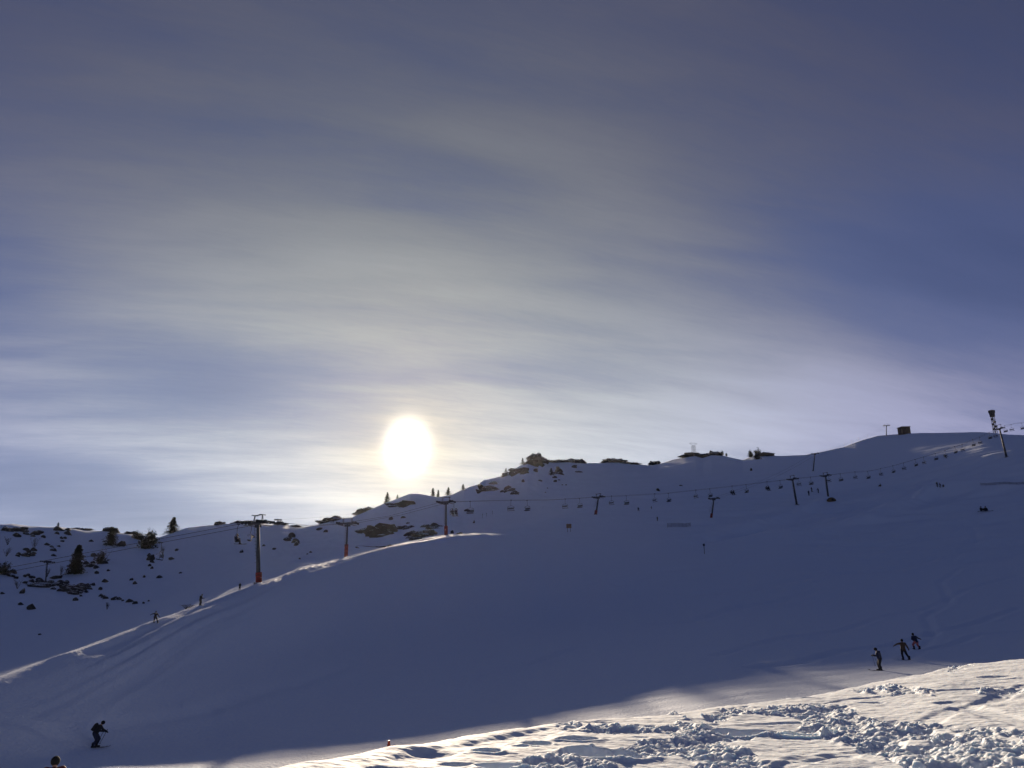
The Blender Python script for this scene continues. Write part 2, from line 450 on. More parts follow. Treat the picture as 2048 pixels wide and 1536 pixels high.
# ---- the pistes: long shallow ridges left by the groomer and skis, following the crest
far = slice(int(np.searchsorted(ROW, 34)), NR)
Xf, Yf, Rf, Af = X[far], Y[far], RR[far], AA[far]
q = Rf - rC[None]
fw = sstep(34, 44, Rf)
svals = np.degrees(Af)
qq = q + 1.5 * fbm(svals / 9, q / 25, 2, 31)
band = np.exp(-((q + 3.0) / 10.0) ** 2)
left = 1 - sstep(2.0, 9.0, np.degrees(Af))
ruts = (fbm(qq / 1.7, svals / 10.0, 3, 32) * 0.080 + fbm(qq / 0.8, svals / 7.0, 2, 33) * 0.040) * sstep(-33, -24, np.degrees(Af))
D = ruts * band * left * 2.2
# broad undulations and drifts
D += fw * 0.10 * fbm(Xf / 16, Yf / 9, 3, 34) * sstep(44, 80, Rf)
D += fw * 0.030 * fbm((Xf + 0.4 * Yf) / 14, (Yf - 0.4 * Xf) / 1.8, 3, 35)
right = sstep(2, 14, np.degrees(Af)) * sstep(150, 200, Rf) * (1 - sstep(330, 400, Rf))
D += right * (1.7 * fbm((Xf + 0.25 * Yf) / 60, (Yf - 0.25 * Xf) / 17, 3, 36) + 0.55 * fbm((Xf + 0.35 * Yf) / 40, (Yf - 0.35 * Xf) / 5, 3, 46))
for pts, amp, wd in (([(1290, 1098), (1400, 1085), (1500, 1060), (1590, 1030), (1655, 1003), (1700, 1002)], 1.6, 7.0), ([(1480, 1088), (1620, 1080), (1720, 1052), (1800, 1020), (1880, 978), (2060, 968)], 2.2, 9.0),
                     ([(1160, 1012), (1300, 990), (1450, 978)], 1.2, 8.0), ([(1200, 955), (1330, 942), (1440, 925), (1560, 922)], 1.6, 9.0), ([(1050, 1055), (1120, 1040), (1200, 1034)], 0.9, 6.0), ([(1600, 985), (1700, 960), (1800, 935)], 1.2, 9.0)):
    hh = [(hit(px, py, 100, 600, BASE)) for px, py in pts]; hh = [v for v in hh if v]
    ha = np.array([v[0] for v in hh]); hr = np.array([v[1] for v in hh])
    rl = np.interp(AZ, ha, hr); ends = sstep(ha[0] - .03, ha[0] + .05, AZ) * (1 - sstep(ha[-1] - .05, ha[-1] + .03, AZ))
    rl = rl + 2.5 * fbm(AZ * 14, AZ * 0 + wd, 3, 39)
    u_ = (Rf - rl[None]) / wd
    D += amp * np.exp(-u_ ** 2) * ends[None]
# ski tracks and the edges of groomer passes
def track(pts, wd, amp):
    global D
    P = []
    for px, py in pts:
        h = hit(px, py, 40, 600, BASE)
        if h: P.append((h[1] * math.sin(h[0]), h[1] * math.cos(h[0])))
    i0 = max(0, int(np.searchsorted(AZ, min(math.atan2(x, y) for x, y in P) - .03))); i1 = int(np.searchsorted(AZ, max(math.atan2(x, y) for x, y in P) + .03))
    xs, ys = Xf[:, i0:i1], Yf[:, i0:i1]; d = np.full(xs.shape, 1e9)
    for (ax, ay), (bx, by) in zip(P[:-1], P[1:]):
        vx, vy = bx - ax, by - ay; t = np.clip(((xs - ax) * vx + (ys - ay) * vy) / (vx * vx + vy * vy + 1e-9), 0, 1)
        d = np.minimum(d, np.hypot(xs - ax - t * vx, ys - ay - t * vy))
    D[:, i0:i1] += amp * (-np.exp(-(d / wd) ** 2) + .55 * np.exp(-((d - 1.7 * wd) / (.8 * wd)) ** 2))
for pts, wd, amp in (([(2040, 1215), (1960, 1245), (1880, 1262), (1790, 1290), (1690, 1300), (1600, 1325), (1500, 1335)], .7, .16), ([(2040, 1150), (1930, 1180), (1850, 1220), (1770, 1232), (1680, 1262), (1560, 1278), (1440, 1310)], .7, .14),
                     ([(1833, 1299), (1870, 1270), (1850, 1235), (1900, 1205), (1880, 1165), (1930, 1130)], .6, .14), ([(1809, 1320), (1850, 1300), (1905, 1290), (1960, 1268), (2045, 1260)], .6, .12),
                     ([(1640, 1180), (1560, 1205), (1470, 1215), (1380, 1245), (1290, 1250)], .9, .16), ([(2040, 1090), (1900, 1110), (1780, 1140), (1640, 1150), (1500, 1180), (1380, 1190)], 1.0, .18),
                     ([(190, 1495), (120, 1480), (70, 1455), (0, 1440)], .5, .08), ([(420, 1420), (330, 1440), (230, 1450), (150, 1470)], .6, .08), ([(700, 1330), (600, 1370), (520, 1385), (420, 1420)], .8, .10),
                     ([(1150, 1300), (1060, 1330), (960, 1350), (860, 1390), (760, 1400)], .8, .12), ([(1968, 1024), (1940, 1050), (1960, 1090), (1900, 1120)], 1.0, .2), ([(1500, 1110), (1420, 1135), (1330, 1140), (1240, 1170)], 1.1, .2)):
    track(pts, wd, amp)
leftb = (1 - sstep(-6, 3, np.degrees(Af))) * sstep(150, 185, Rf)
mtn = np.clip(sstep(150, 200, Rf) * (1 - sstep(0, 12, np.degrees(Af))) + sstep(1.0, 0.0, np.abs(Rf - rR[None]) / 14.0) * (1 - sstep(17, 19, np.degrees(Af))), 0, 1)
nearR = np.clip(np.abs(Rf - rR[None]) / 10.0, 0.22, 1)
D += mtn * (0.9 * fbm(Xf / 26, Yf / 26, 3, 37) * nearR + 0.35 * fbm(Xf / 7, Yf / 7, 4, 38) * np.clip(nearR, .5, 1))
D *= 1 - sstep(575, 750, Rf)
Z[far] += D

# a hump in the gully, just out of view, that carries the skier in the bottom left corner
_a, _t = az_tan(112, 1516); CR = 25.5; _x, _y = CR * math.sin(_a), CR * math.cos(_a)
_need = (EYE + CR * _t - 1.72) - float(samp(Z, _a, CR))
Z += _need * np.exp(-((X - _x) ** 2 + (Y - _y) ** 2) / 3.2 ** 2)
# ------------------------------------------------------------------ materials
def mat(name, base, rough=0.6, metal=0.0, spec=0.5):
    m = bpy.data.materials.new(name); m.use_nodes = True
    b = m.node_tree.nodes['Principled BSDF']
    b.inputs['Base Color'].default_value = (*base, 1); b.inputs['Roughness'].default_value = rough
    b.inputs['Metallic'].default_value = metal; b.inputs['Specular IOR Level'].default_value = spec
    return m

def vary(m, scale, amt, bump=0.0, bscale=None, coord='Object'):
    """grain and wear: noise in the base colour and a fine bump"""
    t = m.node_tree; N = NT(t); b = t.nodes['Principled BSDF']
    base = tuple(b.inputs['Base Color'].default_value)
    co = N.n('ShaderNodeTexCoord').outputs[coord]
    f = N.noise(co, scale, 5, 0.6)
    k = N.ramp(f, 0.3, 0.7, 1 - amt, 1 + amt)
    N.put(b.inputs['Base Color'], N.vm('SCALE', base[:3], scale=k))
    if bump:
        bp = N.n('ShaderNodeBump'); bp.inputs['Strength'].default_value = 1.0; bp.inputs['Distance'].default_value = bump
        N.put(bp.inputs['Height'], N.noise(co, bscale or scale * 3, 5, 0.6)); N.put(b.inputs['Normal'], bp.outputs[0])
    return m

def snow_material(name, near):
    m = mat(name, (0.76, 0.83, 0.92), 0.75, spec=0.04)
    t = m.node_tree; N = NT(t); b = t.nodes['Principled BSDF']
    co = N.n('ShaderNodeTexCoord').outputs['Object']
    f = N.noise(co, 0.05 if not near else 0.7, 4, 0.55)
    N.put(b.inputs['Base Color'], N.mix(N.ramp(f, 0.35, 0.65), (0.77, 0.85, 0.97, 1), (0.83, 0.89, 0.98, 1)))
    bp = N.n('ShaderNodeBump'); bp.inputs['Strength'].default_value = 1.0
    if near:
        b.inputs['Subsurface Weight'].default_value = 0.7; b.inputs['Subsurface Scale'].default_value = 0.05
        b.inputs['Subsurface Radius'].default_value = (0.8, 0.9, 1.0)
        bp.inputs['Distance'].default_value = 0.012
        h = N.m('ADD', N.noise(co, 26.0, 4, 0.65), N.m('MULTIPLY', N.noise(co, 5.0, 3, 0.5), 1.2))
    else:
        bp.inputs['Distance'].default_value = 0.06
        h = N.m('ADD', N.noise(co, 1.6, 5, 0.6), N.m('MULTIPLY', N.noise(co, 9.0, 2, 0.5), 0.15))
    N.put(bp.inputs['Height'], h); N.put(b.inputs['Normal'], bp.outputs[0])
    return m
M_SNOW_NEAR = snow_material('crusted_snow', True)
M_SNOW = snow_material('groomed_snow', False)

def grid_object(name, j0, j1, material, label):
    n = j1 - j0 + 1
    me = bpy.data.meshes.new(name)
    co = np.stack([X[j0:j1 + 1], Y[j0:j1 + 1], Z[j0:j1 + 1]], -1).reshape(-1, 3).astype(np.float32)
    me.vertices.add(len(co)); me.vertices.foreach_set('co', co.ravel())
    jj, ii = np.meshgrid(np.arange(n - 1), np.arange(NA - 1), indexing='ij')
    a = (jj * NA + ii).ravel()
    f = np.stack([a, a + 1, a + NA + 1, a + NA], -1).astype(np.int32)
    f = f[:, ::-1]
    me.loops.add(f.size); me.loops.foreach_set('vertex_index', np.ascontiguousarray(f).ravel())
    me.polygons.add(len(f)); me.polygons.foreach_set('loop_start', np.arange(0, f.size, 4, dtype=np.int32))
    me.polygons.foreach_set('use_smooth', np.ones(len(f), bool))
    me.update(calc_edges=True); me.validate()
    me.materials.append(material)
    o = bpy.data.objects.new(name, me); C.objects.link(o)
    o['kind'] = 'structure'
    if label: o['label'] = label
    return o
jA = int(np.searchsorted(ROW, 40.0)); jB = int(np.searchsorted(ROW, 168.0))
print('TERRAIN', NR, NA, NR * NA)
grid_object('snow_field', 0, jA, M_SNOW_NEAR, 'sunlit near snow field with churned lumps')
grid_object('ski_piste', jA, jB, M_SNOW, 'shaded groomed piste climbing to a sunlit crest')
grid_object('mountain_slope', jB, NR - 1, M_SNOW, 'shaded snowy mountain slope below the skyline ridge')
# ------------------------------------------------------------------ object helpers
UP = Vector((0, 0, 1))
class MB:
    def __init__(s): s.v = []; s.f = []
    def add(s, vs, fs):
        k = len(s.v); s.v += [tuple(v) for v in vs]; s.f += [tuple(i + k for i in f) for f in fs]; return s
    def tube(s, p, q, r0, r1=None, n=8, caps=True):
        p, q = Vector(p), Vector(q); r1 = r0 if r1 is None else r1
        d = (q - p).normalized(); a = d.cross(UP if abs(d.z) < 0.9 else Vector((1, 0, 0))).normalized(); b = d.cross(a)
        vs = []
        for c, r in ((p, r0), (q, r1)):
            for i in range(n):
                t = 2 * math.pi * i / n; vs.append(c + a * math.cos(t) * r + b * math.sin(t) * r)
        fs = [(i, (i + 1) % n, n + (i + 1) % n, n + i) for i in range(n)]
        if caps: fs += [tuple(range(n))[::-1], tuple(range(n, 2 * n))]
        return s.add(vs, fs)
    def path(s, pts, r, n=6):
        pts = [Vector(p) for p in pts]; vs = []; m = len(pts)
        for k, c in enumerate(pts):
            d = (pts[min(k + 1, m - 1)] - pts[max(k - 1, 0)]).normalized()
            a = d.cross(UP if abs(d.z) < 0.95 else Vector((1, 0, 0))).normalized(); b = d.cross(a)
            rr = r[k] if isinstance(r, (list, tuple)) else r
            for i in range(n):
                t = 2 * math.pi * i / n; vs.append(c + a * math.cos(t) * rr + b * math.sin(t) * rr)
        fs = [(k * n + i, k * n + (i + 1) % n, (k + 1) * n + (i + 1) % n, (k + 1) * n + i) for k in range(m - 1) for i in range(n)]
        fs += [tuple(range(n))[::-1], tuple(range((m - 1) * n, m * n))]
        return s.add(vs, fs)
    def box(s, c, hx, hy, hz, ax=(1, 0, 0), ay=(0, 1, 0), az=(0, 0, 1)):
        c, ax, ay, az = Vector(c), Vector(ax), Vector(ay), Vector(az)
        vs = [c + ax * hx * i + ay * hy * j + az * hz * k for i in (-1, 1) for j in (-1, 1) for k in (-1, 1)]
        return s.add(vs, [(0, 1, 3, 2), (4, 6, 7, 5), (0, 4, 5, 1), (2, 3, 7, 6), (0, 2, 6, 4), (1, 5, 7, 3)])
    def ball(s, c, r, n=10, m=7, sc=(1, 1, 1)):
        c = Vector(c); vs = [c + Vector((0, 0, r * sc[2]))]
        for j in range(1, m):
            t = math.pi * j / m
            for i in range(n):
                p = 2 * math.pi * i / n
                vs.append(c + Vector((r * sc[0] * math.sin(t) * math.cos(p), r * sc[1] * math.sin(t) * math.sin(p), r * sc[2] * math.cos(t))))
        vs.append(c - Vector((0, 0, r * sc[2]))); L = len(vs) - 1
        fs = [(0, 1 + i, 1 + (i + 1) % n) for i in range(n)]
        for j in range(m - 2):
            o = 1 + j * n
            fs += [(o + i, o + n + i, o + n + (i + 1) % n, o + (i + 1) % n) for i in range(n)]
        o = 1 + (m - 2) * n
        fs += [(o + i, L, o + (i + 1) % n) for i in range(n)]
        return s.add(vs, fs)
    def mesh(s, name, m, smooth=False):
        me = bpy.data.meshes.new(name); me.from_pydata(s.v, [], s.f); me.materials.append(m)
        if smooth:
            me.polygons.foreach_set('use_smooth', [True] * len(me.polygons))
        me.update(); return me
    def build(s, name, m, parent=None, smooth=False):
        o = bpy.data.objects.new(name, s.mesh(name, m, smooth)); C.objects.link(o)
        if parent: o.parent = parent
        return o

def thing(name, label, cat, loc=(0, 0, 0), rz=0.0, group=None):
    o = bpy.data.objects.new(name, None); C.objects.link(o); o.empty_display_size = 0.3
    o.location = loc; o.rotation_euler = (0, 0, rz); o['label'] = label; o['category'] = cat
    if group: o['group'] = group
    return o
def tag(o, label, cat, group=None, kind=None):
    o['label'] = label; o['category'] = cat
    if group: o['group'] = group
    if kind: o['kind'] = kind
    return o
def dup(root, loc=None, rz=None, label=None, group=None, rot=None, scale=None):
    r = root.copy(); C.objects.link(r)
    if loc is not None: r.location = loc
    if rz is not None: r.rotation_euler = (0, 0, rz)
    if rot is not None: r.rotation_euler = rot
    if scale is not None: r.scale = scale
    if label: r['label'] = label
    if group: r['group'] = group
    for ch in list(root.children):
        c = ch.copy(); C.objects.link(c); c.parent = r
        for g in ch.children:
            d = g.copy(); C.objects.link(d); d.parent = c
    return r
def place(px, py, rmin=34.0, rmax=900.0, sink=0.0):
    h = None
    for dy in range(0, 26):
        h = hit(px, py + dy, rmin, rmax)
        if h: break
    a, r = h
    return Vector((r * math.sin(a), r * math.cos(a), float(samp(Z, a, r)) - sink))
def at_r(px, py, r, sink=0.0):
    a, _ = az_tan(px, py)
    return Vector((r * math.sin(a), r * math.cos(a), float(samp(Z, a, r)) - sink))
def mpp(p):
    """metres per photograph pixel at a point"""
    return Vector((p[0], p[1], p[2] - EYE)).length / F

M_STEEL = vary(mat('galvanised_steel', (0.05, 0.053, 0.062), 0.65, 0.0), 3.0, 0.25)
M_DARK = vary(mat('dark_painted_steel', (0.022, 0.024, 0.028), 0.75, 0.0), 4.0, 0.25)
M_RUB = vary(mat('black_rubber', (0.02, 0.02, 0.022), 0.8), 6.0, 0.2)
M_PAD = vary(mat('red_foam_padding', (0.25, 0.038, 0.026), 0.85), 2.5, 0.25, 0.01)
M_SEAT = vary(mat('chair_seat_plastic', (0.014, 0.015, 0.018), 0.85, 0, 0.15), 5.0, 0.2)
M_CONC = vary(mat('concrete', (0.26, 0.26, 0.27), 0.85), 2.0, 0.25, 0.01)
M_ROPE = vary(mat('steel_wire_rope', (0.06, 0.06, 0.065), 0.5, 0.5), 2.0, 0.2)
M_WOOD = vary(mat('weathered_wood', (0.06, 0.045, 0.035), 0.8), 2.0, 0.35, 0.01)

# ------------------------------------------------------------------ chairlift
ROPE_PX = [(-260, 1212, 112), (0, 1143, 104), (250, 1095, 99), (490, 1050, 95), (516, 1046, 95), (545, 1046, 97), (610, 1052, 113), (695, 1047, 133), (790, 1031, 143), (892, 1004, 153),
           (1000, 1001, 178), (1100, 1000, 202), (1197, 994, 222), (1330, 987, 240), (1460, 973, 257), (1585, 958, 272), (1650, 951, 290), (1700, 945, 300), (1740, 942, 305),
           (1785, 932, 313), (1830, 919, 320), (1870, 907, 327), (1909, 894, 334), (1945, 880, 341), (1999, 857, 350), (2022, 848, 358), (2048, 845, 368), (2150, 830, 400), (2300, 800, 440)]
ROPE = [pt(*p) for p in ROPE_PX]
GAUGE = 2.9
def rope_dir(i):
    a, b = ROPE[max(0, i - 1)], ROPE[min(len(ROPE) - 1, i + 1)]
    d = b - a; d.z = 0; return d.normalized()
strand = {}
for s_ in (-1, 1):
    pts = []
    for i, p in enumerate(ROPE):
        d = rope_dir(i); n = Vector((d.y, -d.x, 0)) * s_ * GAUGE / 2
        pts.append(p + n)
    strand[s_] = pts
mb = MB(); mb.path(strand[1], 0.026, 5); mb.path(strand[-1], 0.026, 5)
ro = mb.build('haul_rope', M_ROPE)
tag(ro, 'dark steel haul rope of the chairlift strung in two strands over the pylons', 'cable')

def on_rope(px, s_):
    pts = strand[s_]
    for a, b in zip(pts[:-1], pts[1:]):
        xa, xb = to_px(a)[0], to_px(b)[0]
        if xa <= px <= xb:
            return a.lerp(b, (px - xa) / (xb - xa)), (b - a).normalized()
    return None

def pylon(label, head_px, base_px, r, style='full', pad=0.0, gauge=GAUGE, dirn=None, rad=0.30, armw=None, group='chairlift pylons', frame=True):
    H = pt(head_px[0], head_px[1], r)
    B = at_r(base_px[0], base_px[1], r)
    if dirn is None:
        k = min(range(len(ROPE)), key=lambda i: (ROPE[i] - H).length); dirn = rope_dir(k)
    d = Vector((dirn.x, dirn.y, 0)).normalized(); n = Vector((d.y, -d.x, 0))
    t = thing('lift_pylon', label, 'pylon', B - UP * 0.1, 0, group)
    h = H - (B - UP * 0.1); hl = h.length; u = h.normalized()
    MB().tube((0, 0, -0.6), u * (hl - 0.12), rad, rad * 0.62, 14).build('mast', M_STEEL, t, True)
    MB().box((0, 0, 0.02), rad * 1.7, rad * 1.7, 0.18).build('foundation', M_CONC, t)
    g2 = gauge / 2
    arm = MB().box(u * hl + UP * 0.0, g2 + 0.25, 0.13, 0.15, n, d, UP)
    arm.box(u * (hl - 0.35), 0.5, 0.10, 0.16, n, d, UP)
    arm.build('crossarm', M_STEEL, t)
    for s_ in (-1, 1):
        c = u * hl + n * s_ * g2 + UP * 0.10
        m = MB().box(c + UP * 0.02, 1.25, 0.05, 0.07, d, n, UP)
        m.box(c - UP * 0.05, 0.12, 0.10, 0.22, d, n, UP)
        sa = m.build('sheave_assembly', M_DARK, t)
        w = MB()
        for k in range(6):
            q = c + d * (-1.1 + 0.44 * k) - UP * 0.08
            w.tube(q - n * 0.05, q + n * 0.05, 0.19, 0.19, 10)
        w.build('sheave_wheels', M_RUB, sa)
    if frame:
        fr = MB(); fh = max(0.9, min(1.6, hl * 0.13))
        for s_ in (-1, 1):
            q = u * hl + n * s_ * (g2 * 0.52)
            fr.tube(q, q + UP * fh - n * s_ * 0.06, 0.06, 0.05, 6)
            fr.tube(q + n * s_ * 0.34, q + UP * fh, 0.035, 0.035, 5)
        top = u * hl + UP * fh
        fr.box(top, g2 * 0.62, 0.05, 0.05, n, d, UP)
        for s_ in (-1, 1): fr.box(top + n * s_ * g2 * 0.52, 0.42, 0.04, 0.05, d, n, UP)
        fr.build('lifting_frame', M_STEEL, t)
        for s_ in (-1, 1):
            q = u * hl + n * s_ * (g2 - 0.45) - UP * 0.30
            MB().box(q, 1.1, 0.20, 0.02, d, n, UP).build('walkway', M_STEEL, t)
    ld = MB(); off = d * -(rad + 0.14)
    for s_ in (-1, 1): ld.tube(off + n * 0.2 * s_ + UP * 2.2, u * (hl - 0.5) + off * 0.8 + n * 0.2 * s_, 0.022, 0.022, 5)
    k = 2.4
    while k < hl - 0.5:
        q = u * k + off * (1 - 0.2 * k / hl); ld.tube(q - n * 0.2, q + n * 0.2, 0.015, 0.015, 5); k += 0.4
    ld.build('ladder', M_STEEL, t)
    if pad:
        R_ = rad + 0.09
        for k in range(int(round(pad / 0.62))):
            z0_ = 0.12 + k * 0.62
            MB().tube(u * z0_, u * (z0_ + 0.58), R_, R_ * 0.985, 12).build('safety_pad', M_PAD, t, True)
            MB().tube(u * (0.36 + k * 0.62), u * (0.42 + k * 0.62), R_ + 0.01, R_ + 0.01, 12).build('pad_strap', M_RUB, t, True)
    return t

pylon('tallest grey chairlift pylon with red padded foot on the left end of the sunlit crest', (516, 1046), (518, 1166), 95, pad=1.3, rad=0.27)
pylon('chairlift pylon with red padded foot, second along the sunlit crest from the tallest', (695, 1047), (692, 1113), 133, pad=2.5, rad=0.21)
pylon('chairlift pylon with red padded foot at the top of the sunlit crest below the sun', (892, 1004), (892, 1071), 153, pad=1.9, rad=0.25)
pylon('short leaning chairlift pylon standing alone in the middle of the long row of chairs', (1197, 994), (1191, 1033), 222, pad=1.3, rad=0.30)
pylon('dark chairlift pylon, taller and nearer of the two standing close together', (1585, 958), (1594, 1011), 272, rad=0.36)
pylon('dark chairlift pylon, farther of the close pair, with a dome tent at its foot', (1651, 951), (1657, 998), 290, rad=0.36)
pylon('dark leaning chairlift pylon in front of the antenna mast on the right skyline', (1999, 857), (2012, 907), 350, rad=0.42)
dd = (pt(1773, 851, 522) - pt(1428, 997, 232))
pylon('T-shaped drag lift pylon with red padded foot between two hanging chairs', (1428, 997), (1421, 1032), 232, pad=1.9, gauge=2.6, dirn=dd, rad=0.26, group='drag lift pylons', frame=False)
pylon('slim dark T-shaped drag lift pylon just under the skyline above the close pair', (1630, 907), (1625, 936), 372, gauge=2.8, dirn=dd, rad=0.27, group='drag lift pylons', frame=False)
pylon('thin pale pylon on the skyline left of the dark hut', (1773, 851), (1772, 869), 522, gauge=3.6, dirn=Vector((.4, 1, 0)), rad=0.30, group='drag lift pylons')
pylon('small thin pylon of a lower lift on the far left slope beside the lone spruce', (95, 1124), (93, 1156), 226, gauge=3.4, dirn=Vector((1, .3, 0)), rad=0.16, group='drag lift pylons', frame=False)
m = MB()
for s_ in (-1, 1):
    n_ = Vector((dd.y, -dd.x, 0)).normalized() * 1.3 * s_
    A, B_, C_ = pt(1428, 997, 232) + n_, pt(1630, 907, 372) + n_, pt(1773, 851, 522) + n_
    m.path([A.lerp(B_, k / 8) - UP * 1.6 * (1 - (2 * k / 8 - 1) ** 2) for k in range(9)], 0.022, 5)
    m.path([B_.lerp(C_, k / 8) - UP * 1.6 * (1 - (2 * k / 8 - 1) ** 2) for k in range(9)], 0.022, 5)
tag(m.build('drag_lift_rope', M_ROPE), 'thin steel rope of the drag lift rising towards the right skyline', 'cable')

FA, FB = pt(556, 1039, 282), pt(735, 1023, 284)
pylon('tiny pylon on the skyline just right of the tallest pylon', (556, 1040), (556, 1049), 284, gauge=2.0, dirn=FB - FA, rad=0.12, group='drag lift pylons', frame=False)
m = MB(); m.path([FA.lerp(FB, k / 8) - UP * 0.5 * (1 - (2 * k / 8 - 1) ** 2) for k in range(9)], 0.03, 5)
tag(m.build('far_lift_rope', M_ROPE), 'thin rope of a far lift against the sky beside the climbing ridge', 'cable')
# ---- the chair: hanger, bail, seat, backrest, restraining bar (origin at the rope grip, x across)
HANG = 2.45
def make_chair():
    t = thing('lift_chair', 'double chair', 'chair')
    W = 0.80
    MB().path([(0, 0, 0.06), (0, 0, -0.15), (0, -0.10, -0.5), (0, -0.12, -1.0), (0, -0.04, -1.35)], 0.035, 6).build('hanger', M_DARK, t, True)
    MB().box((0, 0, 0.0), 0.06, 0.22, 0.07).build('grip', M_DARK, t)
    b = MB(); b.path([(-W, -0.28, -2.02), (-W, -0.22, -1.62), (-W * 0.72, -0.08, -1.40), (0, -0.04, -1.34), (W * 0.72, -0.08, -1.40), (W, -0.22, -1.62), (W, -0.28, -2.02), (W, -0.24, -HANG), (W, 0.24, -HANG)], 0.032, 6)
    b.path([(-W, -0.28, -2.02), (-W, -0.24, -HANG), (-W, 0.24, -HANG)], 0.032, 6)
    b.build('bail', M_DARK, t, True)
    s = MB(); s.box((0, 0.02, -HANG), W - 0.04, 0.25, 0.055, (1, 0, 0), (0, .98, .17), (0, -.17, .98)); s.build('seat', M_SEAT, t)
    k = MB()
    for z_ in (-2.14, -2.00, -1.86): k.box((0, -0.27 - 0.05 * (z_ + 2.14) / .28, z_), W - 0.04, 0.025, 0.055, (1, 0, 0), (0, .98, .17), (0, -.17, .98))
    k.build('backrest', M_SEAT, t)
    r = MB(); r.path([(-W + .05, -0.25, -1.72), (-W + .05, 0.12, -1.58), (-W + .05, 0.30, -1.78), (W - .05, 0.30, -1.78), (W - .05, 0.12, -1.58), (W - .05, -0.25, -1.72)], 0.02, 5)
    r.build('restraining_bar', M_DARK, t, True)
    return t
chair0 = make_chair(); used0 = False
# photo x of each chair, strand (+1 near side, -1 far side), what singles it out
ORD = ['first', 'second', 'third', 'fourth', 'fifth', 'sixth', 'seventh', 'eighth', 'ninth', 'tenth', 'eleventh', 'twelfth', 'thirteenth', 'fourteenth', 'fifteenth', 'sixteenth', 'seventeenth']
CH = []
for k, x in enumerate((322, 477, 502)): CH.append((x, (-1, 1, -1)[k], ['lone empty chair hanging far left of the tallest pylon', 'occupied chair hanging just left of the tallest pylon', 'empty chair hanging closest to the tallest pylon'][k]))
for k, x in enumerate((908, 936, 1021, 1051, 1129, 1157)): CH.append((x, 1 if k % 2 == 0 else -1, ORD[k] + ' chair to the right of the pylon at the top of the sunlit crest'))
for k, x in enumerate((1222, 1250, 1308, 1336, 1390, 1418, 1464, 1491, 1533, 1559)): CH.append((x, 1 if k % 2 == 0 else -1, ORD[k] + ' chair to the right of the short leaning pylon'))
for k, x in enumerate((1597, 1620)): CH.append((x, 1 if k % 2 == 0 else -1, ORD[k] + ' of the two chairs between the close pair of pylons'))
for k, x in enumerate((1657, 1680, 1710, 1735, 1761, 1785, 1807, 1830, 1847, 1870, 1890, 1909, 1924, 1945, 1959, 1978, 1990)): CH.append((x, 1 if k % 2 == 0 else -1, ORD[k] + ' chair up the rope from the farther pylon of the close pair'))
for k, x in enumerate((2009, 2022, 2043)): CH.append((x, (-1, 1, -1)[k], ORD[k] + ' chair right of the leaning skyline pylon, against the sky'))
CHAIR_AT = {}
FAR_CH = [(FA.lerp(FB, .47) - UP * .5, 'left one of the two tiny chairs against the sky above the left ridge'), (FA.lerp(FB, .60) - UP * .48, 'right one of the two tiny chairs against the sky above the left ridge')]
rnd = random.Random(5)
for x, s_, lab in CH:
    p, d = on_rope(x, s_)
    kk_ = min(range(len(ROPE)), key=lambda i: abs(ROPE_PX[i][0] - x)); d = (ROPE[min(kk_ + 2, len(ROPE) - 1)] - ROPE[max(kk_ - 2, 0)]).normalized()
    yaw = math.atan2(-d.x, d.y) + (0 if s_ > 0 else math.pi) + rnd.uniform(-.12, .12)
    if not used0: o = chair0; used0 = True; o.location = p; o.rotation_euler = (0, 0, yaw)
    else: o = dup(chair0, p, yaw)
    o.scale = (.78,) * 3 if x < 600 else (1, 1, 1)
    o['label'] = lab; o['group'] = 'chairs hanging from the chairlift rope'
    CHAIR_AT[x] = (p.copy(), yaw)

for p, lab in FAR_CH:
    dup(chair0, p, 1.0, lab, 'chairs of the far lift', scale=(.9, .9, .9))
# ------------------------------------------------------------------ skyline hut, masts, fences, signs
def ridge_at(px, back=0.0, sink=0.0):
    y = float(np.interp(px, [q[0] for q in L_RIDGE], [q[1] for q in L_RIDGE]))
    a, _ = az_tan(px, y); r = float(np.interp(a, AZ, rR)) + back
    zt = max(float(samp(Z, a, r + q)) - (0.06 * abs(q) if q > 0 else 0) for q in np.arange(-5, 5.1, .5))
    return Vector((r * math.sin(a), r * math.cos(a), zt - sink))
p = ridge_at(1809, -2.0, -0.3); k = mpp(p)
t = thing('mountain_hut', 'small dark box-shaped wooden hut with a slanted roof alone on the right skyline', 'hut', p, math.radians(12))
W_, H_ = 17 * k / 2, 10 * k
wl = MB().add([(-W_, -2, -1.6), (W_, -2, -1.6), (W_, 2, -1.6), (-W_, 2, -1.6), (-W_, -2, H_ * .88), (W_, -2, H_), (W_, 2, H_), (-W_, 2, H_ * .88)],
              [(0, 3, 2, 1), (0, 1, 5, 4), (1, 2, 6, 5), (2, 3, 7, 6), (3, 0, 4, 7), (4, 5, 6, 7)]).build('wall', M_WOOD, t)
for kx in range(9):
    pass
n_b = 14
pm = MB()
for i in range(n_b):
    x_ = -W_ + (i + .5) * 2 * W_ / n_b; hh = H_ * (.88 + .12 * (i + .5) / n_b) - .12
    pm.box((x_, -2.03, hh / 2 - .1), W_ / n_b * .86, .03, hh / 2)
o = pm.build('wall_boards', M_WOOD, t); o['kind'] = 'stuff'
MB().add([(-W_ - .3, -2.4, H_ * .88 - .02), (W_ + .3, -2.4, H_ + .02), (W_ + .3, 2.3, H_ + .02), (-W_ - .3, 2.3, H_ * .88 - .02),
          (-W_ - .3, -2.4, H_ * .88 + .18), (W_ + .3, -2.4, H_ + .22), (W_ + .3, 2.3, H_ + .22), (-W_ - .3, 2.3, H_ * .88 + .18)],
         [(0, 3, 2, 1), (0, 1, 5, 4), (1, 2, 6, 5), (2, 3, 7, 6), (3, 0, 4, 7), (4, 5, 6, 7)]).build('roof', M_DARK, t)
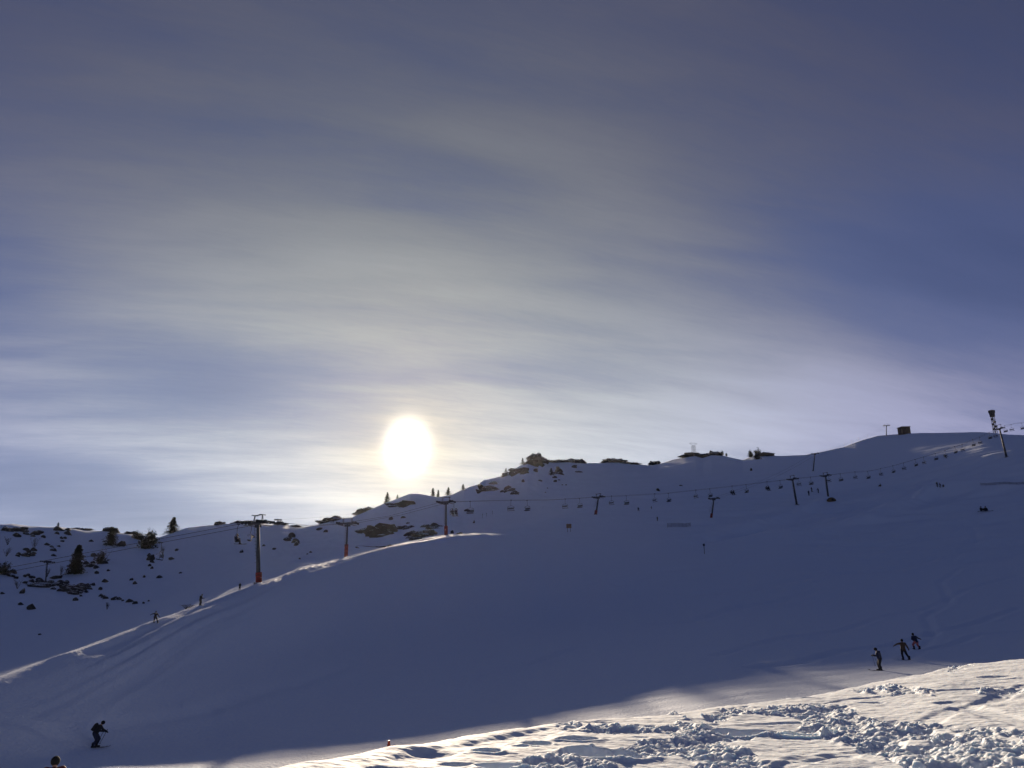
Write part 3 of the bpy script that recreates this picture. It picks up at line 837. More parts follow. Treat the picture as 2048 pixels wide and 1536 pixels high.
MB().box((W_ * .45, -2.08, 1.0), .45, .04, 1.0).build('door', M_DARK, t)
M_GLASS = mat('window_glass', (0.03, 0.04, 0.05), 0.1)
wn = MB().box((-W_ * .25, -2.08, 1.9), .62, .05, .45).build('window', M_WOOD, t)
MB().box((-W_ * .25, -2.14, 1.9), .5, .012, .34).build('pane', M_GLASS, wn)

def lattice(name, label, base, h, w0, w1, cat, group=None, n=8, rr=0.05, m=M_DARK):
    t = thing(name, label, cat, base, 0.3, group)
    L = MB(); c = [(-1, -1), (1, -1), (1, 1), (-1, 1)]
    lv = lambda k: (w0 + (w1 - w0) * k / n)
    for a in range(4):
        L.tube((c[a][0] * w0, c[a][1] * w0, -0.3), (c[a][0] * w1, c[a][1] * w1, h), rr, rr, 5)
    L.build('corner_posts', m, t)
    Q = MB()
    for k in range(n):
        z0_, z1_ = h * k / n, h * (k + 1) / n; a0, a1 = lv(k), lv(k + 1)
        for a in range(4):
            p_, q_ = c[a], c[(a + 1) % 4]
            Q.tube((p_[0] * a0, p_[1] * a0, z0_), (q_[0] * a1, q_[1] * a1, z1_), rr * .6, rr * .6, 4)
            Q.tube((q_[0] * a0, q_[1] * a0, z0_), (p_[0] * a1, p_[1] * a1, z1_), rr * .6, rr * .6, 4)
            Q.tube((p_[0] * a1, p_[1] * a1, z1_), (q_[0] * a1, q_[1] * a1, z1_), rr * .6, rr * .6, 4)
    Q.build('bracing', m, t)
    return t
base = ridge_at(1991, 6); k = mpp(base)
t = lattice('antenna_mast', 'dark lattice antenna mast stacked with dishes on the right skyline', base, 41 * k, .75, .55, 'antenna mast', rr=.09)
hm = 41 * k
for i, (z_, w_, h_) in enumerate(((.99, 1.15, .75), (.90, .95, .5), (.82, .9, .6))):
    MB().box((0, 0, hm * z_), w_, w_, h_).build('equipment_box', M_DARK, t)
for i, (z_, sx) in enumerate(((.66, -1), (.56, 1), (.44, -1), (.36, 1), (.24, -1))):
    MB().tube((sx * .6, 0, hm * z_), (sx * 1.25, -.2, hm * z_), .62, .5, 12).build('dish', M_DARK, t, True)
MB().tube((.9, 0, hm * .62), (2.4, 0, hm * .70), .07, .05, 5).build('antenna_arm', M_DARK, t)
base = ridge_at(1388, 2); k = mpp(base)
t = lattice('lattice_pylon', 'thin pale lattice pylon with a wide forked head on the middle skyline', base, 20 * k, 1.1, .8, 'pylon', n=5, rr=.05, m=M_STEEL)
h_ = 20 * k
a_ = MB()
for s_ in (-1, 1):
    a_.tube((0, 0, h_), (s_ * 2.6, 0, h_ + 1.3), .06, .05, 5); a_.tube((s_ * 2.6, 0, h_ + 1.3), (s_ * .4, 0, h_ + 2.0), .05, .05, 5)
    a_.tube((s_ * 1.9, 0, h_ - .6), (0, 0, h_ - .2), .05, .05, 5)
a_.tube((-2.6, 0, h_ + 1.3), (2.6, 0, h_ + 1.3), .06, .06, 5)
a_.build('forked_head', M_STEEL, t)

M_NET = vary(mat('dark_safety_net', (0.035, 0.03, 0.035), 0.8), 8, 0.2)
M_ORANGE = vary(mat('orange_plastic', (0.72, 0.12, 0.03), 0.5), 4, 0.15)
M_SIGN = vary(mat('sign_board', (0.20, 0.11, 0.06), 0.6), 4, 0.15)
M_POLE = vary(mat('pole_grey', (0.05, 0.05, 0.06), 0.6), 4, 0.15)
def net_fence(label, pxs, h, every=3):
    P = [place(x, y, 150) for x, y in pxs]
    t = thing('snow_fence', label, 'fence', P[0], 0, 'snow fences on the pistes'); o = P[0].copy()
    q = []
    for a, b in zip(P[:-1], P[1:]):
        for k in range(every): q.append(a.lerp(b, k / every))
    q.append(P[-1]); q = [Vector((v.x, v.y, ground(v.x, v.y))) for v in q]
    for v in q: MB().tube(v - o - UP * .3, v - o + UP * (h + .15), .035, .03, 6).build('post', M_POLE, t)
    n = MB()
    for a, b in zip(q[:-1], q[1:]):
        for z_ in np.linspace(.15, h, 6): n.tube(a - o + UP * z_, b - o + UP * z_, .022, .022, 4, False)
        L_ = (b - a).length; c_ = max(3, int(L_ / .35))
        for i in range(c_): w = a.lerp(b, i / c_); n.tube(w - o + UP * .15, w - o + UP * h, .014, .014, 4, False)
    e = n.build('net', M_NET, t); e['kind'] = 'stuff'
    return t
net_fence('low dark safety net fence standing on the middle piste under the drag lift pylon', [(1335, 1055), (1358, 1054), (1381, 1053)], 1.0)
net_fence('long thin dark snow fence on the upper right slope below the skyline pylon', [(1962, 971), (1990, 970), (2020, 969), (2060, 968)], .8)
def marker(name, label, cat, px, py, hpx, rmin, build):
    p = place(px, py, rmin); k = mpp(p); t = thing(name, label, cat, p); build(t, hpx * k); return t
def b_pole(t, h):
    MB().tube((0, 0, -.2), (0, 0, h), .06, .05, 8).build('post', M_POLE, t)
    MB().tube((0, 0, h - .42), (0, 0, h), .20, .20, 14).build('marker_disc', M_POLE, t)
marker('piste_marker', 'slim dark piste marker pole with a round top on the middle of the shaded slope', 'marker pole', 1409, 1108, 19, 120, b_pole)
def b_sign(t, h):
    for s_ in (-.35, .35): MB().tube((s_, 0, -.2), (s_, .0, h), .05, .05, 8).build('post', M_WOOD, t)
    MB().box((0, -.07, h * .72), .62, .03, h * .25).build('board', M_SIGN, t)
marker('piste_sign', 'small brown sign board on two posts right of the sunlit crest', 'sign', 1138, 1064, 16, 150, b_sign)
def b_orange(t, h):
    MB().tube((0, 0, -.2), (0, 0, h), .13, .06, 12).build('pole_body', M_ORANGE, t, True)
    MB().tube((0, 0, h * .55), (0, 0, h * .62), .102, .098, 12).build('band', M_PAD, t, True)
marker('orange_marker_pole', 'short orange marker pole behind the edge of the sunlit snow field', 'marker pole', 777, 1503, 18, 36, b_orange)
for k, (x, y, h) in enumerate(((965, 1036, 8), (973, 1033, 7), (985, 1029, 7), (948, 1046, 6))):
    def b_thin(t, h): MB().tube((0, 0, -.2), (0, 0, h), .05, .04, 6).build('post', M_POLE, t); MB().box((0, 0, h - .08), .09, .05, .09).build('cap', M_POLE, t)
    marker('boundary_pole', ['lowest but one', 'second', 'topmost', 'lowest'][k] + ' of four thin dark poles climbing the slope above the sunlit crest', 'pole', x, y, h, 180, b_thin)['group'] = 'thin poles above the crest'
for k, (x) in enumerate((1690, 1704, 1718, 1736)):
    p = ridge_at(x, -1); kk = mpp(p)
    t = thing('skyline_pole', ORD[k] + ' faint thin pole from the left on the rising skyline left of the hut', 'pole', p, 0, 'thin poles on the right skyline')
    MB().tube((0, 0, -.2), (0, 0, 6 * kk), .05, .04, 6).build('post', M_POLE, t); MB().box((0, 0, 6 * kk), .1, .05, .08).build('cap', M_POLE, t)
# dome tent / covered snow gun at the foot of the farther pylon
M_TENT = vary(mat('tent_fabric', (0.14, 0.09, 0.035), 0.7), 2, 0.25)
p = place(1663, 1002, 200); k = mpp(p)
t = thing('dome_tent', 'dark brown dome tent at the foot of the farther pylon of the close pair', 'tent', p)
R_ = 8.5 * k
me = MB().ball((0, 0, 0), R_, 16, 10, (1, .8, .75)); me.build('shell', M_TENT, t, True)
rb = MB()
for a in (0.3, 1.3, 2.3):
    rb.path([(R_ * 1.01 * math.cos(a) * math.cos(u), R_ * .81 * math.sin(a) * math.cos(u), R_ * .76 * math.sin(u)) for u in np.linspace(0, math.pi, 13)], .035, 5)
rb.build('tent_poles', M_DARK, t, True)
MB().add([(-.3, -R_ * .83, 0), (.3, -R_ * .83, 0), (.25, -R_ * .72, R_ * .42), (-.25, -R_ * .72, R_ * .42), (-.3, -R_ * .6, 0), (.3, -R_ * .6, 0)], [(0, 1, 2, 3), (0, 3, 4), (1, 5, 2)]).build('door', M_DARK, t)
# ------------------------------------------------------------------ rocks and crags
def rock_material():
    m = mat('dark_alpine_rock', (0.06, 0.055, 0.05), 0.85, spec=0.2)
    t = m.node_tree; N = NT(t); b = t.nodes['Principled BSDF']
    co = N.n('ShaderNodeTexCoord').outputs['Object']
    geo = N.n('ShaderNodeNewGeometry')
    g = N.noise(co, 2.2, 6, 0.65)
    c = N.mix(N.ramp(g, 0.3, 0.7), (0.028, 0.027, 0.026, 1), (0.10, 0.088, 0.070, 1))
    nz = N.sep(geo.outputs['Normal'])[2]
    s = N.ramp(N.m('ADD', nz, N.m('MULTIPLY', N.m('SUBTRACT', N.noise(co, 2.3, 5, 0.65), 0.5), 1.6)), 0.82, 0.92)
    N.put(b.inputs['Base Color'], N.mix(s, c, (0.76, 0.83, 0.92, 1)))
    bp = N.n('ShaderNodeBump'); bp.inputs['Distance'].default_value = 0.15
    N.put(bp.inputs['Height'], N.noise(co, 3.0, 6, 0.7)); N.put(b.inputs['Normal'], bp.outputs[0])
    return m
M_ROCK = rock_material()

def ico_mesh(name, sub, fn, material, smooth=False):
    bm = bmesh.new(); bmesh.ops.create_icosphere(bm, subdivisions=sub, radius=1.0)
    for v in bm.verts: v.co = fn(v.co.copy())
    me = bpy.data.meshes.new(name); bm.to_mesh(me); bm.free(); me.materials.append(material)
    if smooth: me.polygons.foreach_set('use_smooth', [True] * len(me.polygons))
    return me
def rocky(seed, amp=0.45, fr=1.1):
    o = Vector((seed * 3.7, seed * -1.9, seed * 0.7)); gg = random.Random(seed)
    cuts = [(Vector((gg.uniform(-1, 1), gg.uniform(-1, 1), gg.uniform(-.6, 1))).normalized(), gg.uniform(.45, .8), .95) for _ in range(8)]
    def fn(v):
        n = mnoise.fractal(v * fr + o, 1.0, 2.0, 4, noise_basis='PERLIN_ORIGINAL')
        c = mnoise.cell(v * 1.7 + o) * 0.18
        w_ = v * (1 + amp * n + c)
        for a_, b_, d_ in cuts:
            k_ = w_.dot(a_) - b_
            if k_ > 0: w_ = w_ - a_ * k_ * d_
        return w_
    return fn
rock_meshes = [ico_mesh('rock', 2 if k < 6 else 3, rocky(k + 1), M_ROCK) for k in range(10)]
rr_ = random.Random(11)
def rock(px, py, wpx, hpx=None, label=None, group=None, name='rock', rmin=140, crag=False, sinkf=0.35, p=None):
    p = place(px, py + (hpx or wpx) * .2, rmin) if p is None else p
    k = mpp(p); w = wpx * k / 2 * 1.4; h = (hpx or wpx * .7) * k / 2 * 1.75
    me = rr_.choice(rock_meshes[6:] if crag else rock_meshes[:6])
    o = bpy.data.objects.new(name, me); C.objects.link(o)
    o.scale = (w, max(w * .6, h), h); o.rotation_euler = (rr_.uniform(-.2, .2), rr_.uniform(-.25, .25), rr_.uniform(-.4, .4))
    o.location = p + Vector((0, 0, h * (0.55 - sinkf)))
    tag(o, label, 'rock', group)
    return o
c1 = lambda x, y: (x / 4, 960 + y / 4)
c2 = lambda x, y: (x / 4 + 440, 960 + y / 4)
c3 = lambda x, y: (x / 4 + 800, 860 + y / 4)
c4 = lambda x, y: (x / 4 + 1200, 840 + y / 4)
SINGLE = [
 (c1, 250, 1025, 50, 36, 'largest lone boulder low on the left slope'), (c1, 165, 995, 40, 18, 'flat dark rock just up and left of the largest lone boulder'),
 (c1, 605, 960, 34, 26, 'round rock directly below the dark scree band on the left slope'), (c1, 838, 812, 36, 24, 'round rock to the right of the lone spruce, below the scattered cluster'),
 (c1, 1275, 778, 46, 24, 'wide dark rock alone in the middle of the left bowl'), (c1, 1080, 828, 34, 22, 'lower of two close rocks in the left bowl'),
 (c1, 1048, 798, 28, 16, 'upper of two close rocks in the left bowl'), (c1, 1155, 775, 22, 18, 'small rock between the pair and the wide rock of the left bowl'),
 (c1, 1375, 630, 38, 18, 'dark rock on the bowl slope below the skyline tree'), (c1, 1035, 972, 46, 24, 'dark rock at the right end of the lowest rock row on the left slope'),
 (c1, 320, 1237, 22, 10, 'tiny lone stone far down the left slope'), (c1, 1445, 743, 24, 12, 'small flat rock right of the wide rock in the left bowl'),
 (c1, 1410, 562, 22, 20, 'small rock highest under the skyline tree'), (c1, 180, 897, 26, 34, 'upright dark rock at the left end below the scree band'),
 (c1, 970, 515, 44, 40, 'dark lump of rock right of the spruce that touches the skyline'), (c1, 18, 908, 34, 14, 'flat rock at the far left edge of the slope'),
 (c1, 105, 735, 50, 26, 'rock next to the dark bush at the far left edge'), (c1, 1935, 575, 26, 24, 'small rock left of the tallest pylon in the bowl'),
 (c2, 430, 552, 30, 16, 'small rock at the foot of the cluster right of the tallest pylon'), (c2, 725, 578, 20, 12, 'small faint stone right of the bowl cluster'),
 (c2, 1370, 312, 34, 26, 'rock above the big slope crag right of the second crest pylon'), (c2, 1465, 300, 36, 16, 'flat rock right beside it, high above the big slope crag'),
 (c2, 1980, 246, 40, 18, 'flat rock to the right of the pylon at the top of the crest'), (c2, 1100, 540, 30, 10, 'small flat rock just above the sunlit crest near the second pylon'),
 (c3, 985, 410, 22, 24, 'small rock below the summit crag'), (c3, 1080, 325, 36, 26, 'rock directly under the summit crag'), (c3, 1120, 405, 36, 14, 'flat rock lower down under the summit crag'),
 (c3, 1240, 410, 26, 20, 'small rock right below the spruce by the summit crag'), (c3, 1430, 335, 60, 14, 'thin rock shelf under the broken skyline right of the summit'),
 (c3, 1240, 378, 30, 16, 'small rock under the shelf right of the summit crag'),
 (c3, 590, 740, 14, 24, 'tiny upright stone above the sunlit crest'), (c3, 480, 828, 50, 14, 'flat rock at the edge of the sunlit crest right of the top pylon'), (c3, 420, 820, 22, 28, 'small dark stone beside the foot of the top pylon'),
 (c3, 65, 745, 30, 16, 'small rock on the slope left of the top pylon'), (c4, 468, 562, 20, 24, 'lone dark stone on the open slope right of the short leaning pylon'), (c4, 1210, 400, 12, 24, 'tiny dark stone high on the slope left of the close pylon pair'),
 (c4, 650, 525, 24, 10, 'faint flat stone on the open slope above the drag lift pylon'),
]
for f, x, y, w, h, lab in SINGLE:
    X_, Y_ = f(x, y); rock(X_, Y_, w / 4, h / 4, lab, 'single rocks on the snow slopes')
ORDN = ORD + ['eighteenth', 'nineteenth', 'twentieth']
def scatter(pts, label, group, cat_scale=1.0, by='x'):
    pts = sorted(pts, key=lambda q: q[1] if by == 'x' else q[2]); few = len(pts) <= 14
    for i, (f, x, y, w, h) in enumerate(pts):
        lab = label
        if few:
            rest = label.split('one of the ', 1)[1]
            lab = (ORDN[i] + (' from the left' if by == 'x' else ' from the top') + ' of the ' + rest)
            if len(lab.split()) > 16: lab = ORDN[i] + (' from left' if by == 'x' else ' from top') + ' of ' + rest
        X_, Y_ = f(x, y); rock(X_, Y_, w / 4 * cat_scale, h / 4 * cat_scale, lab, group)
scatter([(c1, x, y, 30, 16) for x, y in ((200, 770), (100, 770), (125, 784), (195, 822), (70, 765), (225, 762))], 'one of the small rocks strewn at the left end of the scree band', 'rocks left of the scree band')
g = random.Random(3)
pts = []
for i in range(46):
    u = g.random(); x = 240 + 400 * u; y = 800 + 95 * u + g.uniform(-30, 14) - (25 if g.random() < .25 else 0)
    pts.append((c1, x, y, g.uniform(20, 46), g.uniform(10, 22)))
for x, y in ((320, 800), (300, 830), (370, 850), (430, 870), (490, 885), (560, 905), (600, 912), (640, 900), (470, 775), (440, 780)): pts.append((c1, x, y, g.uniform(40, 70), g.uniform(14, 22)))
scatter(pts, 'one of the many dark stones packed in the scree band under the lone spruce', 'stones of the scree band')
scatter([(c1, x, y, w, w * .6) for x, y, w in ((700, 848, 40), (742, 838, 34), (715, 868, 34), (690, 895, 28), (805, 873, 36), (650, 928, 20))], 'one of the dark rocks just right of the scree band', 'rocks right of the scree band')
scatter([(c1, x, y, w, w * .55) for x, y, w in ((808, 925, 36), (845, 945, 40), (830, 935, 34), (908, 955, 34), (955, 952, 36), (930, 942, 26), (1085, 985, 34), (1150, 984, 24), (1190, 968, 18), (985, 965, 18))], 'one of the small rocks in the loose row below the bowl', 'loose row of rocks on the lower left slope')
scatter([(c1, x, y, w, w * .65) for x, y, w in ((775, 742, 30), (768, 700, 34), (720, 688, 40), (690, 668, 36), (745, 660, 30), (830, 660, 44), (865, 725, 22), (700, 690, 24), (755, 605, 40), (800, 640, 34))], 'one of the rocks scattered right of the lone spruce', 'rocks right of the lone spruce')
scatter([(c1, x, y, w, w * .8) for x, y, w in ((1200, 628, 50), (1215, 655, 30), (1200, 685, 24), (1216, 705, 20), (1195, 605, 30))], 'one of the rocks stacked in a short vertical string in the bowl', 'vertical string of rocks in the bowl', by='y')
scatter([(c1, x, y, w, w * .5) for x, y, w in ((215, 560, 40), (205, 600, 50), (250, 600, 44), (265, 560, 44), (150, 590, 34), (140, 605, 28), (270, 585, 30), (225, 575, 34), (430, 560, 40), (428, 603, 30), (415, 535, 28), (490, 465, 30), (375, 517, 34), (470, 530, 24), (495, 490, 26),
        (40, 395, 60), (80, 405, 50), (120, 400, 60), (170, 400, 60), (210, 430, 40), (280, 430, 60), (310, 420, 50), (130, 445, 50), (200, 408, 44), (265, 450, 30), (350, 455, 34), (465, 395, 56), (540, 430, 50), (545, 400, 40), (730, 490, 30), (520, 465, 30), (455, 425, 34))],
        'one of the brownish rocks breaking the snow under the far left skyline', 'rocks under the far left skyline')
scatter([(c2, x, y, w, w * .6) for x, y, w in ((545, 480, 50), (580, 448, 64), (600, 490, 60), (560, 465, 40), (620, 505, 40), (525, 478, 34), (608, 520, 34), (265, 455, 30), (350, 525, 24), (790, 395, 40), (850, 412, 34), (700, 592, 16), (640, 630, 18))], 'one of the dark rocks scattered in the bowl right of the tallest pylon', 'rocks in the bowl beyond the tallest pylon')
scatter([(c3, x, y, w, w * .45) for x, y, w in ((870, 465, 60), (850, 490, 40), (920, 500, 60), (890, 480, 50), (820, 492, 34), (935, 510, 34), (760, 425, 50), (735, 432, 40), (900, 510, 40))], 'one of the rocks strewn on the slope left of the summit crag', 'rocks left of the summit crag')
scatter([(c3, x, y, w, w * .6) for x, y, w in ((1270, 325, 60), (1285, 350, 40), (1250, 345, 34), (1275, 400, 16), (1230, 380, 24), (1390, 295, 40), (1265, 305, 34), (1330, 440, 14), (1180, 465, 12), (1300, 440, 12), (1165, 500, 12))], 'one of the small dark rocks below the skyline right of the summit crag', 'rocks right of the summit crag')

def crag(px, py, wpx, hpx, label, n=5, seed=0, name='crag', rmin=140, spread=.34, ridge=False):
    if not ridge: spread *= 1.15
    """one rock outcrop: several jagged masses grown into one body"""
    g = random.Random(seed + 100)
    P = (ridge_at(px, -1.5) if ridge else place(px, py + hpx * .1, rmin)); k = mpp(P)
    bm = bmesh.new()
    r = bmesh.ops.create_icosphere(bm, subdivisions=3, radius=1.0); fn = rocky(seed * 5 + 3, .45, 1.8)
    for v in r['verts']:
        c_ = fn(v.co.copy()); dx = c_.x * wpx * k * .46
        q = ridge_at(px + dx / k, -1.5) if ridge else place(px + dx / k, py, rmin)
        v.co = Vector((dx, c_.y * hpx * k * .25, c_.z * hpx * k * (.16 if not ridge else .3))) + Vector((0, q.y - P.y, q.z - P.z)) * min(1, abs(c_.x) + .2)
    for i in range(n):
        dx = (i / (n - 1) - .5 + g.uniform(-.12, .12)) * wpx * k * .75; dz = g.uniform(-.5, .5) * hpx * k * .5
        if ridge:
            q = ridge_at(px + dx / k, -1.5 + g.uniform(-2, 1)); c = q + Vector((0, 0, g.uniform(0, .35) * hpx * k))
        else:
            q = place(px + dx / k, py - dz / k, rmin); c = q
        w = wpx * k * g.uniform(.6, 1.15) * spread * 1.3; h = hpx * k * g.uniform(.5, .95) * spread * (1.7 if not ridge else 3.2)
        if ridge: w *= 1.15
        r = bmesh.ops.create_icosphere(bm, subdivisions=3, radius=1.0)
        fn = rocky(seed * 7 + i + 20, .5, 1.25); ro = g.uniform(0, 3)
        for v in r['verts']:
            c_ = fn(v.co.copy()); c_ = Vector((c_.x * math.cos(ro) - c_.y * math.sin(ro), c_.x * math.sin(ro) + c_.y * math.cos(ro), c_.z))
            v.co = Vector((c_.x * w, c_.y * max(w * .5, h), c_.z * h)) + (c - P)
    me = bpy.data.meshes.new(name); bm.to_mesh(me); bm.free(); me.materials.append(M_ROCK)
    o = bpy.data.objects.new(name, me); C.objects.link(o); o.location = P; tag(o, label, 'crag', 'rock outcrops')
    return o
def cr(f, x, y, w, h, lab, n=5, seed=0, **kw):
    X_, Y_ = f(x, y); return crag(X_, Y_, w / 4, h / 4, lab, n, seed, **kw)
cr(c1, 595, 872, 150, 60, 'brown rock outcrop at the right end of the scree band', 6, 1)
cr(c1, 345, 845, 200, 46, 'low rock outcrop in the left half of the scree band', 8, 2, spread=.26)
cr(c1, 455, 830, 150, 36, 'thin rock outcrop in the middle of the scree band', 6, 3, spread=.26)
cr(c2, 1265, 425, 210, 110, 'broad greenish rock outcrop on the slope right of the second crest pylon', 9, 4)
cr(c2, 1455, 388, 100, 44, 'smaller rock outcrop up and right of the broad greenish one', 5, 5)
cr(c2, 1700, 378, 110, 46, 'upper rock outcrop behind the foot of the top crest pylon', 5, 46)
cr(c2, 1620, 440, 190, 80, 'broken rock outcrop left of the foot of the top crest pylon', 9, 7, spread=.27)
cr(c2, 1560, 470, 90, 40, 'low rock outcrop against the sunlit crest', 4, 8)
cr(c2, 1345, 535, 130, 14, 'long thin strip of rock lying along the sunlit crest', 5, 9, spread=.3)
cr(c2, 1450, 205, 180, 46, 'warm brown outcrop below the skyline right under the sun', 6, 10)
cr(c3, 1085, 262, 130, 84, 'big dark summit crag on the skyline', 8, 11)
cr(c3, 1075, 235, 80, 50, 'rounded top of dark rock crowning the summit', 4, 12, ridge=True)
cr(c3, 965, 335, 110, 60, 'dark crag stepping down left of the summit crag', 6, 13)
cr(c3, 885, 358, 90, 46, 'lowest dark crag of the steps left of the summit', 5, 14)
cr(c3, 670, 482, 190, 56, 'wide greenish outcrop under the saddle left of the summit', 8, 15, spread=.26)
cr(c1, 890, 395, 90, 36, 'dark rock cap where a spruce meets the far left skyline', 4, 16, ridge=True)
for k, (f, x, w, h, lab) in enumerate((
    (c3, 1255, 110, 16, 'first low dark rock strip on the skyline right of the summit crag'), (c3, 1405, 130, 26, 'second, thicker rock strip on the skyline right of the summit crag'),
    (c3, 1700, 130, 18, 'third dark rock strip on the skyline, on a gentle rise'), (c4, 110, 110, 20, 'dark rock knob on the skyline between summit and lattice pylon'), (c4, 440, 60, 18, 'small dark knob on the skyline left of the lattice pylon'),
    (c4, 745, 150, 24, 'dark rock cap on the skyline at the foot of the lattice pylon'), (c4, 890, 100, 24, 'dark rock cap on the skyline right of the lattice pylon'),
    (c4, 1310, 100, 26, 'dark rock on the skyline beside the rounded bushes'), (c2, 880, 130, 24, 'dark rock ridge cap left of the second crest pylon'), (c2, 490, 60, 22, 'small dark rock knob on the skyline right of the tallest pylon'),
    (c1, 1760, 60, 20, 'dark knob on the skyline left of the tallest pylon'), (c1, 1900, 70, 20, 'second dark knob on the skyline left of the tallest pylon'), (c1, 1050, 70, 16, 'low dark rock on the skyline left of the dark thicket'),
    (c1, 640, 120, 10, 'long low dark rock rim of the far left skyline'), (c2, 1150, 110, 24, 'dark rocky rim where the ridge begins to climb towards the sun'),
    (c2, 600, 70, 12, 'thin dark rock rim between the knob and the ridge cap'), (c3, 1850, 100, 8, 'faint low rock rim on the skyline past the third strip'), (c1, 1990, 90, 14, 'dark rock rim directly behind the tallest pylon'))):
    X_, _ = f(x, 0); crag(X_, 0, w / 4, h / 4, lab, 5, 30 + k, ridge=True, spread=.36, name='ridge_rock')

# ------------------------------------------------------------------ spruces, dwarf pines and bare bushes
def leaf_material(name, a, b_):
    m = mat(name, a, 0.8, spec=0.15); t = m.node_tree; N = NT(t); b = t.nodes['Principled BSDF']
    co = N.n('ShaderNodeTexCoord').outputs['Object']
    N.put(b.inputs['Base Color'], N.mix(N.ramp(N.noise(co, 1.3, 3, .6), .35, .65), (*a, 1), (*b_, 1)))
    return m
M_NEEDLE = leaf_material('spruce_needles', (0.012, 0.018, 0.010), (0.045, 0.048, 0.024))
M_BARK = vary(mat('bark', (0.05, 0.038, 0.028), 0.9), 4, .3, .02)
M_TWIG = vary(mat('bare_twigs', (0.06, 0.045, 0.035), 0.9), 4, .3)
def spruce(label, P, h, w, seed, group='trees on the mountain', dense=1.0, lean=0.0):
    g = random.Random(seed)
    t = thing('spruce_tree', label, 'tree', P - UP * .15, g.uniform(0, 6), group)
    t.rotation_euler = (0, lean, 0)
    MB().path([(0, 0, -.3), (0.02 * h, 0, h * .5), (0, 0, h * .98)], [.035 * h, .022 * h, .004 * h], 7).build('trunk', M_BARK, t, True)
    w *= 1.45; lv = max(9, int(16 * dense)); lim = MB(); cr_ = MB()
    for i in range(lv):
        f = i / (lv - 1); z_ = h * (.07 + .88 * f); rad = w / 2 * ((1 - f) ** .75) * g.uniform(.75, 1.15) + .03 * h
        for j in range(g.randint(5, 8)):
            a = g.uniform(0, 2 * math.pi); L = rad * g.uniform(.55, 1.15)
            if g.random() < .10: continue
            e = Vector((math.cos(a) * L, math.sin(a) * L, z_ - L * g.uniform(.15, .5)))
            s = Vector((0, 0, z_)); lim.tube(s, e, .012 * h, .004 * h, 4, False)
            m_ = int(12 * dense)
            for k in range(m_):
                q = s.lerp(e, (k + 1) / m_ * g.uniform(.85, 1.05)); sz = h * g.uniform(.03, .065) * (1.1 - .4 * k / m_)
                for _ in range(2):
                    o = Vector((g.uniform(-1, 1), g.uniform(-1, 1), g.uniform(-1.1, .5))) * sz
                    d1 = Vector((g.uniform(-1, 1), g.uniform(-1, 1), g.uniform(-.6, .3))).normalized() * sz * 1.3
                    d2 = Vector((g.uniform(-1, 1), g.uniform(-1, 1), g.uniform(-.8, .2))).normalized() * sz
                    cr_.add([q + o - d1 * .5, q + o + d1 * .5, q + o + d2], [(0, 1, 2)])
    lim.build('limbs', M_BARK, t); cr_.build('crown', M_NEEDLE, t)
    return t
def shrub(label, P, h, w, seed, name='dwarf_pine', group='dwarf pines on the mountain', m=None):
    h *= 1.15; w *= 1.1
    g = random.Random(seed); t = thing(name, label, 'shrub', P - UP * .1, 0, group); st = MB(); cr_ = MB()
    for i in range(30):
        a = g.uniform(0, 6.3); f = g.random() ** .6; e = Vector((math.cos(a) * f * w / 2, math.sin(a) * f * w / 3, h * (1 - f * f * .75) * g.uniform(.7, 1.1)))
        st.path([(0, 0, -.1), e * .5 + Vector((0, 0, -h * .12)), e], [.03 * h + .02, .02 * h, .008 * h], 5)
        for k in range(36):
            q = e * g.uniform(.15, 1.02); sz = max(h, w * .6) * g.uniform(.06, .13)
            o = Vector((g.uniform(-1, 1), g.uniform(-1, 1), g.uniform(-.8, .8))) * sz * 1.2
            d1 = Vector((g.uniform(-1, 1), g.uniform(-1, 1), g.uniform(-.4, .8))).normalized() * sz
            d2 = Vector((g.uniform(-1, 1), g.uniform(-1, 1), g.uniform(-.2, 1))).normalized() * sz
            cr_.add([q + o - d1 * .5, q + o + d1 * .5, q + o + d2], [(0, 1, 2)])
    st.build('stems', M_BARK, t, True); cr_.build('crown', M_NEEDLE, t)
    return t
def bare_bush(label, P, h, w, seed):
    g = random.Random(seed); t = thing('bare_bush', label, 'bush', P - UP * .1, 0, 'bare bushes on the left slope'); st = MB(); tw = MB()
    for i in range(9):
        e = Vector((g.uniform(-.5, .5) * w, g.uniform(-.3, .3) * w, h * g.uniform(.6, 1)))
        st.path([(0, 0, -.1), e * .5, e], [.035, .025, .015], 5)
        for k in range(9):
            s = e * g.uniform(.35, 1); q = s + Vector((g.uniform(-.3, .3) * w, g.uniform(-.2, .2) * w, g.uniform(.05, .3) * h)); tw.tube(s, q, .014, .008, 4, False)
    st.build('stems', M_TWIG, t); tw.build('twigs', M_TWIG, t)
    return t
def T(f, x, y, hp, wp, lab, seed, ridge=False, **kw):
    X_, Y_ = f(x, y); P = ridge_at(X_, -1) if ridge else place(X_, Y_, 140); k = mpp(P)
    return spruce(lab, P, hp / 4 * k, wp / 4 * k, seed, **kw)
T(c1, 600, 752, 205, 110, 'tallest lone spruce standing in the middle of the left slope', 1, dense=1.5)
T(c1, 1378, 438, 120, 95, 'dense spruce standing on the skyline in the dip of the left ridge', 2, ridge=True, dense=1.5)
T(c1, 880, 522, 135, 105, 'spruce whose top meets the far left skyline', 3, dense=1.3)
T(c2, 1336, 192, 80, 52, 'small pointed spruce on the climbing ridge left of the sun', 4, ridge=True)
T(c2, 1418, 170, 36, 22, 'tiny faint spruce between the pointed spruce and the hump', 14, ridge=True)
T(c2, 1702, 132, 68, 40, 'first of three small spruces in the saddle right of the sun', 5, ridge=True)
T(c2, 1746, 138, 58, 26, 'slimmest spruce, in the middle of the three in the saddle', 6, ridge=True)
